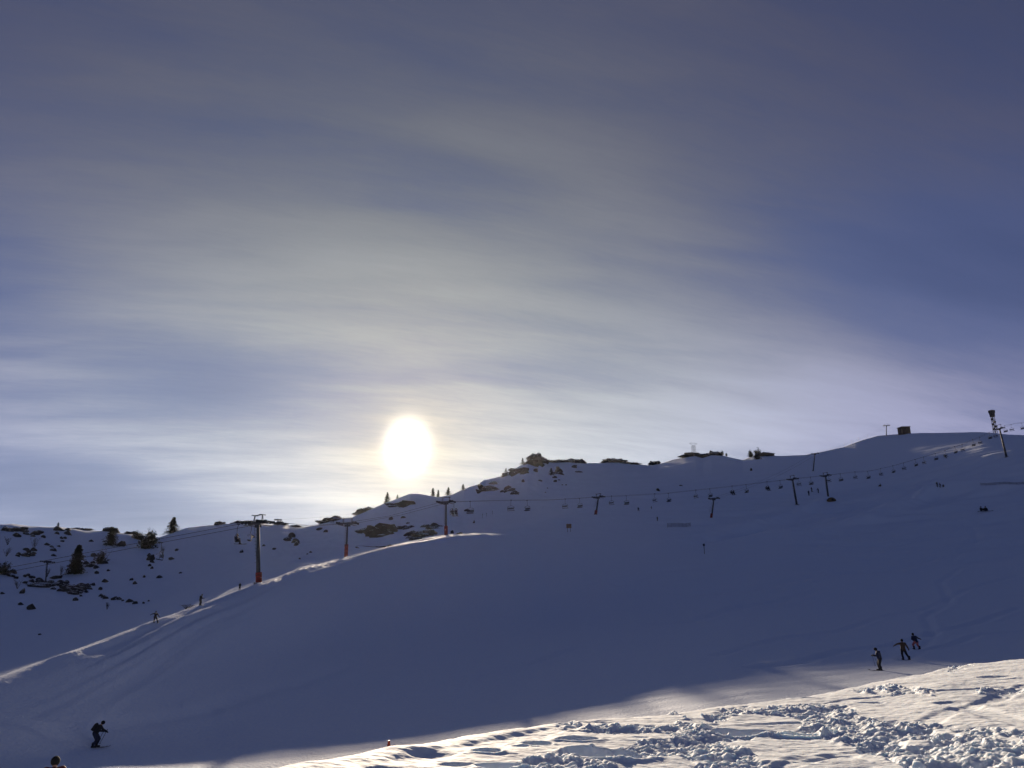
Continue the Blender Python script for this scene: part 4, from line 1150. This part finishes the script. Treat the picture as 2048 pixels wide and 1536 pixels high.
T(c2, 1826, 132, 66, 46, 'third and roundest of the three spruces in the saddle', 7, ridge=True)
T(c2, 1945, 88, 46, 38, 'single small spruce on the ridge right of the saddle', 8, ridge=True)
T(c3, 848, 352, 44, 34, 'small spruce on the lower step left of the summit crag', 9, ridge=True)
T(c3, 982, 292, 50, 40, 'small dark spruce right against the summit crag', 10, ridge=True)
T(c3, 1210, 362, 62, 50, 'dark spruce on the slope just right of the summit crag', 11)
T(c1, 462, 392, 36, 30, 'tiny tree poking above the far left skyline', 12, ridge=True)
def Sh(f, x, y, hp, wp, lab, seed, ridge=False):
    X_, Y_ = f(x, y); P = ridge_at(X_, -1) if ridge else place(X_, Y_, 140); k = mpp(P)
    return shrub(lab, P, hp / 4 * k, wp / 4 * k, seed)
Sh(c1, 1180, 550, 120, 130, 'large black thicket of dwarf pine filling the dip below the left ridge', 21)
Sh(c1, 1100, 475, 60, 90, 'smaller thicket joined to the left side of the large black one', 22)
Sh(c1, 1215, 500, 70, 90, 'thicket joined to the upper right of the large black one', 29)
Sh(c1, 30, 755, 70, 130, 'dark dwarf pine at the left border of the slope', 23)
Sh(c1, 800, 668, 70, 110, 'loose dark shrub among the rocks right of the lone spruce', 24)
Sh(c4, 975, 288, 34, 44, 'round dark shrub on the skyline right of the lattice pylon', 25, True)
Sh(c4, 1012, 292, 22, 20, 'tiny shrub touching the round one right of the lattice pylon', 30, True)
Sh(c4, 1205, 298, 46, 38, 'left one of two rounded shrubs on the skyline dip', 26, True)
Sh(c4, 1262, 298, 54, 56, 'right and larger of two rounded shrubs on the skyline dip', 27, True)
Sh(c4, 1262, 315, 24, 60, 'flat shrub just under the larger rounded skyline shrub', 28)
for k, (x, y, h, w, lab) in enumerate(((270, 560, 90, 60, 'bare thin bush under the far left skyline rocks'), (820, 660, 100, 110, 'bare twiggy bush spreading above the loose dark shrub'), (375, 775, 60, 40, 'bare bush at the foot of the small thin pylon'),
        (140, 870, 60, 60, 'pale bare bush below the left end of the scree band'), (50, 610, 60, 60, 'pale bare bush near the left border of the slope'), (1300, 600, 60, 40, 'thin bare bush in the bowl below the skyline tree'), (855, 1035, 50, 30, 'faint bare bush on the lower left slope'),
        (60, 520, 60, 40, 'faint bare bush above the one at the left border'), (485, 760, 70, 30, 'thin bare bush left of the lone spruce'), (1500, 1040, 44, 90, 'grey bare bush tucked behind the sunlit crest'))):
    P = place(x / 4, 960 + y / 4, 110); kk = mpp(P); bare_bush(lab, P, h / 4 * kk, w / 4 * kk, 50 + k)

# ------------------------------------------------------------------ loose snow lumps on the churned snow
M_LUMP = M_SNOW_NEAR
g = np.random.default_rng(4)
lump_src = []
for k in range(5):
    bm = bmesh.new(); bmesh.ops.create_icosphere(bm, subdivisions=2, radius=1.0)
    fn = rocky(k + 60, .42, 1.4)
    for v in bm.verts: v.co = fn(v.co.copy())
    bm.verts.ensure_lookup_table()
    lump_src.append((np.array([v.co[:] for v in bm.verts]), np.array([[v.index for v in f.verts] for f in bm.faces]))); bm.free()
cand = np.argwhere((MASK > .25) & (RN > 6.5) & (RN < 34) & (np.abs(np.degrees(ANZ)) < 36.2))
wgt = (RN * np.gradient(ROW[:JN])[:, None])[cand[:, 0], cand[:, 1]]; wgt = wgt / wgt.sum()
NL = 2600
sel = cand[g.choice(len(cand), NL, p=wgt)]
V_, F_ = [], []; off = 0
for n_, (j, i) in enumerate(sel):
    a_, r_ = AZ[i] + g.uniform(-.5, .5) * 1e-3, ROW[j]
    s = 0.012 + 0.030 * g.random() ** 2.2 + (0.05 * g.random() if g.random() < .05 else 0)
    if r_ > 16: s *= 1.25
    x_, y_ = r_ * math.sin(a_), r_ * math.cos(a_); z_ = float(samp(Z, a_, r_))
    vs, fs = lump_src[n_ % 5]; th_ = g.uniform(0, 6.28); c_, s_ = math.cos(th_), math.sin(th_)
    q = vs * s * np.array([g.uniform(.8, 1.3), g.uniform(.8, 1.2), g.uniform(.6, .95)])
    q = np.stack([q[:, 0] * c_ - q[:, 1] * s_ + x_, q[:, 0] * s_ + q[:, 1] * c_ + y_, q[:, 2] + z_ + s * .15], -1)
    V_.append(q); F_.append(fs + off); off += len(q)
me = bpy.data.meshes.new('snow_lumps'); V_ = np.concatenate(V_).astype(np.float32); F_ = np.concatenate(F_).astype(np.int32)
me.vertices.add(len(V_)); me.vertices.foreach_set('co', V_.ravel()); me.loops.add(F_.size); me.loops.foreach_set('vertex_index', F_.ravel())
me.polygons.add(len(F_)); me.polygons.foreach_set('loop_start', np.arange(0, F_.size, 3, dtype=np.int32)); me.polygons.foreach_set('use_smooth', np.ones(len(F_), bool))
me.update(calc_edges=True); me.materials.append(M_LUMP)
o = bpy.data.objects.new('snow_lumps', me); C.objects.link(o); tag(o, 'broken lumps of snow heaped on the churned sunlit snow', 'snow', kind='stuff')
# ------------------------------------------------------------------ people
def cloth(name, c): return vary(mat(name, c, 0.75), 6, .2, .006)
M_SKIN = mat('skin', (0.42, 0.25, 0.18), 0.5)
K = {n: cloth(n + '_cloth', c) for n, c in dict(black=(.012, .012, .016), navy=(.012, .018, .05), red=(.10, .012, .012), grey=(.05, .055, .065), salmon=(.50, .14, .12), brown=(.08, .045, .02), green=(.02, .06, .05), olive=(.045, .045, .03)).items()}
M_HELM = mat('helmet_shell', (0.014, 0.014, 0.018), 0.85, 0, 0.1); M_HELM_W = mat('pale_helmet_shell', (0.6, 0.62, 0.65), 0.25)
M_GOG = mat('goggle_lens', (0.05, 0.03, 0.01), 0.08); M_SKI = mat('ski_topsheet', (0.03, 0.03, 0.05), 0.3)

def capsule(mb, p, q, r0, r1, n=12):
    mb.tube(p, q, r0, r1, n); mb.ball(p, r0, n, 8); mb.ball(q, r1, n, 8)

def remeshed(mb, name, m, parent, voxel):
    o = mb.build(name, m, None, True)
    md = o.modifiers.new('r', 'REMESH'); md.mode = 'VOXEL'; md.voxel_size = voxel
    sm = o.modifiers.new('s', 'SMOOTH'); sm.iterations = 3; sm.factor = .5
    BAKE.append((o, parent)); return o
BAKE = []
def bake_all():
    bpy.context.view_layer.update(); dg = bpy.context.evaluated_depsgraph_get()
    for o, parent in BAKE:
        me = bpy.data.meshes.new_from_object(o.evaluated_get(dg)); me.name = o.name
        mt = o.data.materials[0]; old = o.data; o.modifiers.clear(); o.data = me
        if not me.materials: me.materials.append(mt)
        me.polygons.foreach_set('use_smooth', [True] * len(me.polygons)); o.parent = parent
        bpy.data.meshes.remove(old)
    BAKE.clear()

# poses: joints in metres, x to the figure's right, y the way it faces, z up, soles at 0
def pose(kind):
    J = dict(hip=(0, 0, .94), chest=(0, .02, 1.32), neck=(0, .02, 1.50), head=(0, .05, 1.66),
             sR=(.19, .0, 1.42), sL=(-.19, .0, 1.42), eR=(.26, .02, 1.14), eL=(-.26, .02, 1.14), hR=(.26, .18, .92), hL=(-.26, .18, .92),
             pR=(.10, 0, .90), pL=(-.10, 0, .90), kR=(.12, .06, .50), kL=(-.12, .06, .50), aR=(.13, 0, .11), aL=(-.13, 0, .11))
    if kind == 'tuck':       # skiing, knees bent, leaning forward, hands in front
        J.update(hip=(0, -.12, .90), chest=(0, .08, 1.24), neck=(0, .18, 1.39), head=(0, .28, 1.52), sR=(.19, .12, 1.32), sL=(-.19, .12, 1.32),
                 eR=(.27, .24, 1.08), eL=(-.27, .26, 1.10), hR=(.28, .50, 1.04), hL=(-.26, .52, .96), pR=(.10, -.12, .86), pL=(-.10, -.10, .88), kR=(.12, .06, .49), kL=(-.12, .16, .53), aR=(.13, -.12, .11), aL=(-.13, .02, .12))
    if kind == 'look':       # standing, arms forward as if holding poles or a phone
        J.update(hip=(0, -.05, .90), chest=(0, .02, 1.26), neck=(0, .08, 1.44), head=(0, .17, 1.58), eR=(.25, .08, 1.10), eL=(-.25, .08, 1.12), hR=(.20, .40, 1.12), hL=(-.20, .42, 1.16),
                 pR=(.10, -.05, .86), pL=(-.10, -.05, .86), kR=(.12, .08, .48), kL=(-.12, .06, .48), aR=(.12, .02, .11), aL=(-.12, -.02, .11))
    if kind == 'spread':     # one arm stretched out and up to the side, legs apart
        J.update(hip=(0, 0, .90), chest=(.02, .02, 1.28), head=(.02, .06, 1.60), neck=(.02, .03, 1.46), sR=(.22, 0, 1.38), sL=(-.17, 0, 1.38), eR=(.40, .05, 1.14), eL=(-.44, .05, 1.34), hR=(.52, .08, .92), hL=(-.70, .08, 1.20),
                 kR=(.28, .08, .50), kL=(-.10, .08, .48), aR=(.46, 0, .11), aL=(-.10, 0, .11))
    if kind == 'turn':       # crouched turn, arms out to one side
        J.update(hip=(0, -.10, .74), chest=(-.04, .04, 1.08), neck=(-.06, .08, 1.24), head=(-.08, .12, 1.38), sR=(.14, .06, 1.18), sL=(-.22, .06, 1.18), eR=(.40, .14, 1.06), eL=(-.20, .22, .96), hR=(.66, .22, .98), hL=(-.02, .38, .88),
                 pR=(.11, -.10, .72), pL=(-.11, -.10, .72), kR=(.26, .16, .46), kL=(-.18, .18, .46), aR=(.36, .0, .11), aL=(-.22, 0, .11))
    if kind == 'sit':        # sitting on the snow, knees up
        J.update(hip=(0, -.10, .16), chest=(0, -.10, .50), neck=(0, -.06, .68), head=(0, 0, .84), sR=(.19, -.08, .60), sL=(-.19, -.08, .60), eR=(.26, .10, .40), eL=(-.26, .10, .40), hR=(.18, .32, .44), hL=(-.18, .32, .44),
                 pR=(.11, -.06, .15), pL=(-.11, -.06, .15), kR=(.16, .36, .46), kL=(-.16, .36, .46), aR=(.15, .62, .11), aL=(-.15, .62, .11))
    if kind == 'chair':      # seated on a lift chair (soles at 0, seat at 0.45)
        J.update(hip=(0, 0, .56), chest=(0, -.02, .92), neck=(0, .0, 1.10), head=(0, .05, 1.26), sR=(.19, 0, 1.02), sL=(-.19, 0, 1.02), eR=(.24, .12, .78), eL=(-.24, .12, .78), hR=(.16, .38, .76), hL=(-.16, .38, .76),
                 pR=(.10, .0, .54), pL=(-.10, .0, .54), kR=(.12, .42, .52), kL=(-.12, .42, .52), aR=(.12, .44, .11), aL=(-.12, .44, .11))
    return {k: Vector(v) for k, v in J.items()}

def person(label, kind, loc, rz, jacket='black', trousers='black', helmet=True, skis=None, pack=False, group=None, detail=.026, tilt=0.0, hs=1.0, pale=False, cap=None):
    J = pose(kind); t = thing('person', label, 'person', loc, rz, group); t.scale = (hs,) * 3
    if tilt: t.rotation_euler = (0, tilt, rz)
    # body: one continuous figure
    b = MB(); d = (J['head'] - J['neck']).normalized()
    capsule(b, J['hip'], J['chest'], .15, .16); capsule(b, J['chest'], J['neck'] - d * .05, .14, .075); capsule(b, J['neck'] - d * .05, J['head'] - d * .02, .058, .06)
    b.ball(J['head'] + d * .02, .098, 14, 10, (.86, 1.0, 1.18))
    f = Vector((0, 1, 0)); b.ball(J['head'] + f * .10 - d * .01, .022, 8, 6, (.7, 1, 1.3)); b.ball(J['head'] + f * .065 - d * .085, .040, 8, 6)
    for s in (-1, 1): b.ball(J['head'] + Vector((s * .088, 0, -.0)), .022, 8, 6, (.5, 1, 1.4))
    for s in 'RL':
        capsule(b, J['chest'].lerp(J['neck'], .5), J['s' + s], .09, .075); capsule(b, J['s' + s], J['e' + s], .060, .046); capsule(b, J['e' + s], J['h' + s], .044, .030)
        capsule(b, J['hip'], J['p' + s], .13, .11); capsule(b, J['p' + s], J['k' + s], .098, .062); capsule(b, J['k' + s], J['a' + s], .060, .042)
        capsule(b, J['a' + s] - UP * .03, J['a' + s] + Vector((0, .15, -.06)), .042, .034)
    remeshed(b, 'body', M_SKIN, t, detail)
    j = MB(); capsule(j, J['hip'] + (J['chest'] - J['hip']) * .02, J['chest'], .185, .205); capsule(j, J['chest'], J['neck'] - d * .04, .18, .10)
    for s in 'RL':
        capsule(j, J['chest'].lerp(J['neck'], .5), J['s' + s], .12, .105); capsule(j, J['s' + s], J['e' + s], .092, .076); capsule(j, J['e' + s], J['e' + s].lerp(J['h' + s], .88), .074, .058)
    remeshed(j, 'jacket', K[jacket], t, detail)
    q = MB(); capsule(q, J['hip'] - (J['chest'] - J['hip']).normalized() * .02, J['hip'], .165, .17)
    for s in 'RL':
        capsule(q, J['p' + s], J['k' + s], .132, .098); capsule(q, J['k' + s], J['k' + s].lerp(J['a' + s], .80), .094, .082)
    remeshed(q, 'trousers', K[trousers], t, detail)
    for s in 'RL':
        o = MB(); a = J['a' + s]
        capsule(o, a + UP * .16, a, .080, .078, 10); o.box(a + Vector((0, .06, -.055)), .056, .155, .055); o.ball(a + Vector((0, .20, -.05)), .055, 10, 6, (1, 1, .9))
        o.build('boot', K['black'], t, True)
        gl = MB(); h = J['h' + s]; w = (h - J['e' + s]).normalized()
        capsule(gl, h - w * .05, h, .050, .046, 10); gl.ball(h + w * .05, .052, 10, 7, (.85, 1, .75))
        sd = w.cross(UP).normalized() if abs(w.z) < .95 else Vector((1, 0, 0)); dn = sd.cross(w).normalized()
        if dn.z > 0: dn = -dn
        for k in range(4):
            p0 = h + w * .08 + sd * (k - 1.5) * .024; L = (.060, .072, .068, .052)[k]
            p1 = p0 + w * L * .6 + dn * L * .25; p2 = p1 + w * L * .15 + dn * L * .5
            gl.path([p0, p1, p2], [.015, .014, .011], 6)
        p0 = h + w * .03 + sd * .05 * (1 if s == 'L' else -1); gl.path([p0, p0 + w * .045 + sd * .02 * (1 if s == 'L' else -1) + dn * .02, p0 + w * .07 + dn * .05], [.017, .015, .012], 6)
        gl.build('glove', K['black'], t, True)
    if helmet:
        o = MB(); o.ball(J['head'] + d * .045 - Vector((0, .012, 0)), .128, 16, 10, (.90, 1.05, 1.0)); o.build('helmet', M_HELM_W if pale else M_HELM, t, True)
        o = MB(); o.ball(J['head'] + Vector((0, .055, .01)), .078, 12, 8, (1.0, .85, .55)); o.build('goggles', M_GOG, t, True)
    else:
        o = MB(); o.ball(J['head'] + d * .05 - Vector((0, .02, 0)), .112, 14, 9, (.92, 1.02, .95)); o.build('cap', K[cap or 'black'], t, True)
    if pack:
        ax = (J['chest'] - J['hip']).normalized(); bk = Vector((0, -ax.z, ax.y))
        c = J['hip'].lerp(J['chest'], .72) + bk * .26
        o = MB(); o.box(c, .16, .10, .24, (1, 0, 0), bk, ax); o.ball(c + ax * .22, .14, 10, 7, (1, .7, .6)); remeshed(o, 'backpack', K['black'], t, .03)
    if skis == 'skis':
        for s in 'RL':
            a = J['a' + s]; o = MB(); x = a.x; L = .85
            pts = [(-L, .02), (-L * .5, .0), (0, .0), (L * .6, .0), (L * .88, .03), (L, .10)]
            vs = []
            for yy, zz_ in pts:
                w_ = .042 if abs(yy) < L * .7 else .046
                vs += [Vector((x - w_, a.y + yy + .08, zz_ + .005)), Vector((x + w_, a.y + yy + .08, zz_ + .005)), Vector((x + w_, a.y + yy + .08, zz_ + .022)), Vector((x - w_, a.y + yy + .08, zz_ + .022))]
            fs = []
            for k in range(len(pts) - 1):
                for i in range(4): fs.append((k * 4 + i, k * 4 + (i + 1) % 4, k * 4 + 4 + (i + 1) % 4, k * 4 + 4 + i))
            fs += [(3, 2, 1, 0), tuple(len(vs) - 4 + i for i in range(4))]
            o.add(vs, fs); o.box((x, a.y + .06, .035), .035, .17, .014); o.build('ski', M_SKI, t)
    if skis == 'board':
        a, c = J['aR'], J['aL']; m_ = (a + c) / 2; ax = Vector((1, 0, 0)); o = MB()
        pts = [(-.76, .08, .08), (-.66, .02, .13), (-.3, 0, .125), (.3, 0, .125), (.66, .02, .13), (.76, .08, .08)]; vs = []
        for xx, zz_, w_ in pts: vs += [Vector((m_.x + xx, m_.y + .06 - w_, zz_)), Vector((m_.x + xx, m_.y + .06 + w_, zz_)), Vector((m_.x + xx, m_.y + .06 + w_, zz_ + .014)), Vector((m_.x + xx, m_.y + .06 - w_, zz_ + .014))]
        fs = [(k * 4 + i, k * 4 + (i + 1) % 4, k * 4 + 4 + (i + 1) % 4, k * 4 + 4 + i) for k in range(5) for i in range(4)] + [(3, 2, 1, 0), (20, 21, 22, 23)]
        o.add(vs, fs).build('snowboard', M_SKI, t)
    return t, J

def ski_pole(owner, J, s, label, back=Vector((0, -.35, 0))):
    """a pole held in the hand; lies in the owner's frame but stands on its own"""
    M = Matrix.LocRotScale(owner.location, owner.rotation_euler, owner.scale)
    h = M @ (J['h' + s] + Vector((0, .02, .06))); tip = M @ (J['h' + s] + back + Vector((0, 0, -.80)))
    o = thing('ski_pole', label, 'ski pole', h, 0, 'ski poles')
    d = (tip - h); MB().tube((0, 0, 0), d, .013, .009, 8).build('shaft', M_DARK, o, True)
    MB().tube(-d.normalized() * .06, d.normalized() * .10, .020, .020, 8).build('grip', M_RUB, o, True)
    MB().tube(d * .93, d * .94, .045, .045, 10).build('basket', M_RUB, o, True)

def gp(px, py, rmin, sink=0.0): return place(px, py, rmin, sink=sink)
R90 = math.pi / 2
# rz: 0 faces away from the camera, +pi/2 faces left, -pi/2 faces right, pi faces the camera
P = gp(190, 1495, 40); t, J = person('skier with a black backpack gliding to the right, low on the shaded left slope', 'tuck', P + UP * .0, -R90 + .15, 'black', 'navy', skis='skis', pack=True, hs=.84)
ski_pole(t, J, 'R', 'nearer pole held by the skier with the backpack'); ski_pole(t, J, 'L', 'farther pole held by the skier with the backpack')
P = Vector((_x, _y, ground(_x, _y)))
t, J = person('skier in a dark red jacket, only head and shoulders visible at the bottom left corner', 'look', Vector((P.x, P.y, P.z)), .5, 'red', 'black', skis='skis', detail=.022, hs=1.0)
P = gp(1761, 1341, 50); t, J = person('dark skier in side view facing left, lowest of the three on the right piste', 'look', P, R90 - .1, 'navy', 'black', skis='skis')
ski_pole(t, J, 'R', 'farther pole held by the skier facing left on the right piste', Vector((0, -.1, 0))); ski_pole(t, J, 'L', 'nearer pole held by the skier facing left on the right piste', Vector((0, -.2, 0)))
P = gp(1809, 1320, 55); person('dark snowboarder with one arm stretched out, middle of three on the right piste', 'spread', P, 0.0, 'brown', 'black', helmet=True, skis='board')
P = gp(1833, 1299, 60); person('crouching rider with salmon pink trousers, highest of three on the right piste', 'turn', P, 0.1, 'navy', 'salmon', skis='board')
small = dict(detail=.04)
P = gp(400, 1211, 60); person('dark figure standing on the sunlit crest left of the tallest pylon', 'look', P, -.6, 'black', 'black', hs=.60, **small)
P = gp(309, 1246, 60); person('skier with arms out on the lower end of the sunlit crest', 'spread', P, .2, 'black', 'black', hs=.55, skis='skis', **small)
P = gp(479, 1180, 60); person('tiny dark figure half hidden behind the crest just left of the tallest pylon', 'look', P, .3, 'black', 'black', hs=.42, **small)
P = gp(1963, 1022, 150); person('left one of two dark people sitting side by side on the far right slope', 'sit', P, math.pi + .3, 'black', 'black', hs=1.35, skis=None, **small)
P = gp(1972, 1022, 150); person('right one of two dark people sitting side by side on the far right slope', 'sit', P, math.pi - .3, 'black', 'navy', hs=1.35, **small)
P = gp(1967, 1024, 150)
o = MB(); o.box((0, 0, 0), 2.0, .16, .03, (1, 0, .06), (0, 1, 0), (0, 0, 1)); o.ball((2.0, 0, .14), .16, 8, 6, (1.2, 1, .5)); o.ball((-2.0, 0, -.05), .16, 8, 6, (1.2, 1, .5))
sb = o.build('snowboard', M_SKI); sb.location = P + Vector((0, -.9, .12)); tag(sb, 'dark snowboard lying in front of the two sitting people', 'snowboard')
for k, (x, y, ps, lab) in enumerate(((1875, 974, 'look', 'left one of the small group of three people under the long snow fence'), (1881, 975, 'turn', 'middle one of the small group of three people under the long snow fence'), (1887, 974, 'sit', 'right one of the small group of three, sitting on the snow'))):
    person(lab, ps, gp(x, y, 180), k * 1.3, 'navy' if k else 'black', 'grey', hs=1.0, group='small group of people on the upper slope', **small)
person('tiny lone figure under the row of chairs right of the dome tent', 'sit', gp(1761, 973, 180), 2, 'black', 'black', hs=1.1, **small)
for k, (x, y, ps, lab) in enumerate(((1618, 991, 'look', 'left and lowest of three skiers between the close pair of pylons'), (1624, 984, 'spread', 'middle of three skiers between the close pair of pylons'), (1637, 986, 'look', 'right one of three skiers between the close pair of pylons'))):
    person(lab, ps, gp(x, y, 180), .8 * k, 'navy', 'black', hs=1.05, skis='skis', group='skiers between the close pylons', **small)
person('tiny dark skier below the chairs between the short leaning and the drag lift pylon', 'turn', gp(1277, 1022, 160), .5, 'black', 'black', hs=.8, **small)
person('tiny skier with a dark jacket just right of it, below the third chair', 'turn', gp(1303, 1018, 160), 1.5, 'navy', 'black', hs=.6, **small)
person('faint distant skier on the slope left of the net fence', 'look', gp(1315, 1042, 160), .2, 'grey', 'grey', hs=.7, **small)
# riders on the chairs: seated with the hips on the seat
def rider(x, side, label, jac='black'):
    p, yaw = CHAIR_AT[x]; sc_ = .78 if x < 600 else 1; c, s = math.cos(yaw), math.sin(yaw)
    off = Vector((side * .38 * sc_, -.02)); q = Vector((p.x + off.x * c - off.y * s, p.y + off.x * s + off.y * c, p.z - (HANG + .38) * sc_))
    person(label, 'chair', q, yaw, jac, 'black', skis='skis', hs=sc_, group='riders on the chairlift', **small)
for x, nm in ((477, 'chair just left of the tallest pylon'), (908, 'chair beside the top crest pylon'), (1464, 'chair right of the drag lift pylon'), (1533, 'last occupied chair before the close pair of pylons')):
    rider(x, -1, 'left rider seated on the occupied ' + nm if 'occupied' not in nm else 'left rider on the ' + nm, 'black')
    rider(x, 1, 'right rider seated on the occupied ' + nm if 'occupied' not in nm else 'right rider on the ' + nm, 'navy')
rider(1890, -1, 'single dark rider on the chairlift high up under the skyline', 'black')
bake_all()

# ------------------------------------------------------------------ thin, even haze added for sun bloom over the ridge and lifted shade
hz = bpy.data.materials.new('bloom_haze'); hz.use_nodes = True
t_ = hz.node_tree; t_.nodes.clear()
pv = t_.nodes.new('ShaderNodeVolumePrincipled'); pv.inputs['Color'].default_value = (0.86, 0.90, 1.0, 1)
pv.inputs['Density'].default_value = HAZE; pv.inputs['Anisotropy'].default_value = 0.78
ou = t_.nodes.new('ShaderNodeOutputMaterial'); t_.links.new(pv.outputs[0], ou.inputs['Volume'])
zlo = float(Z.min()) - 1.0; zhi = float(Z.max()) + 22.0
hb = MB().box((0, 0, (zlo + zhi) / 2), 4300, 4300, (zhi - zlo) / 2).build('haze', hz)
hb['kind'] = 'stuff'; hb['label'] = 'thin haze added for sun bloom over the whole valley'
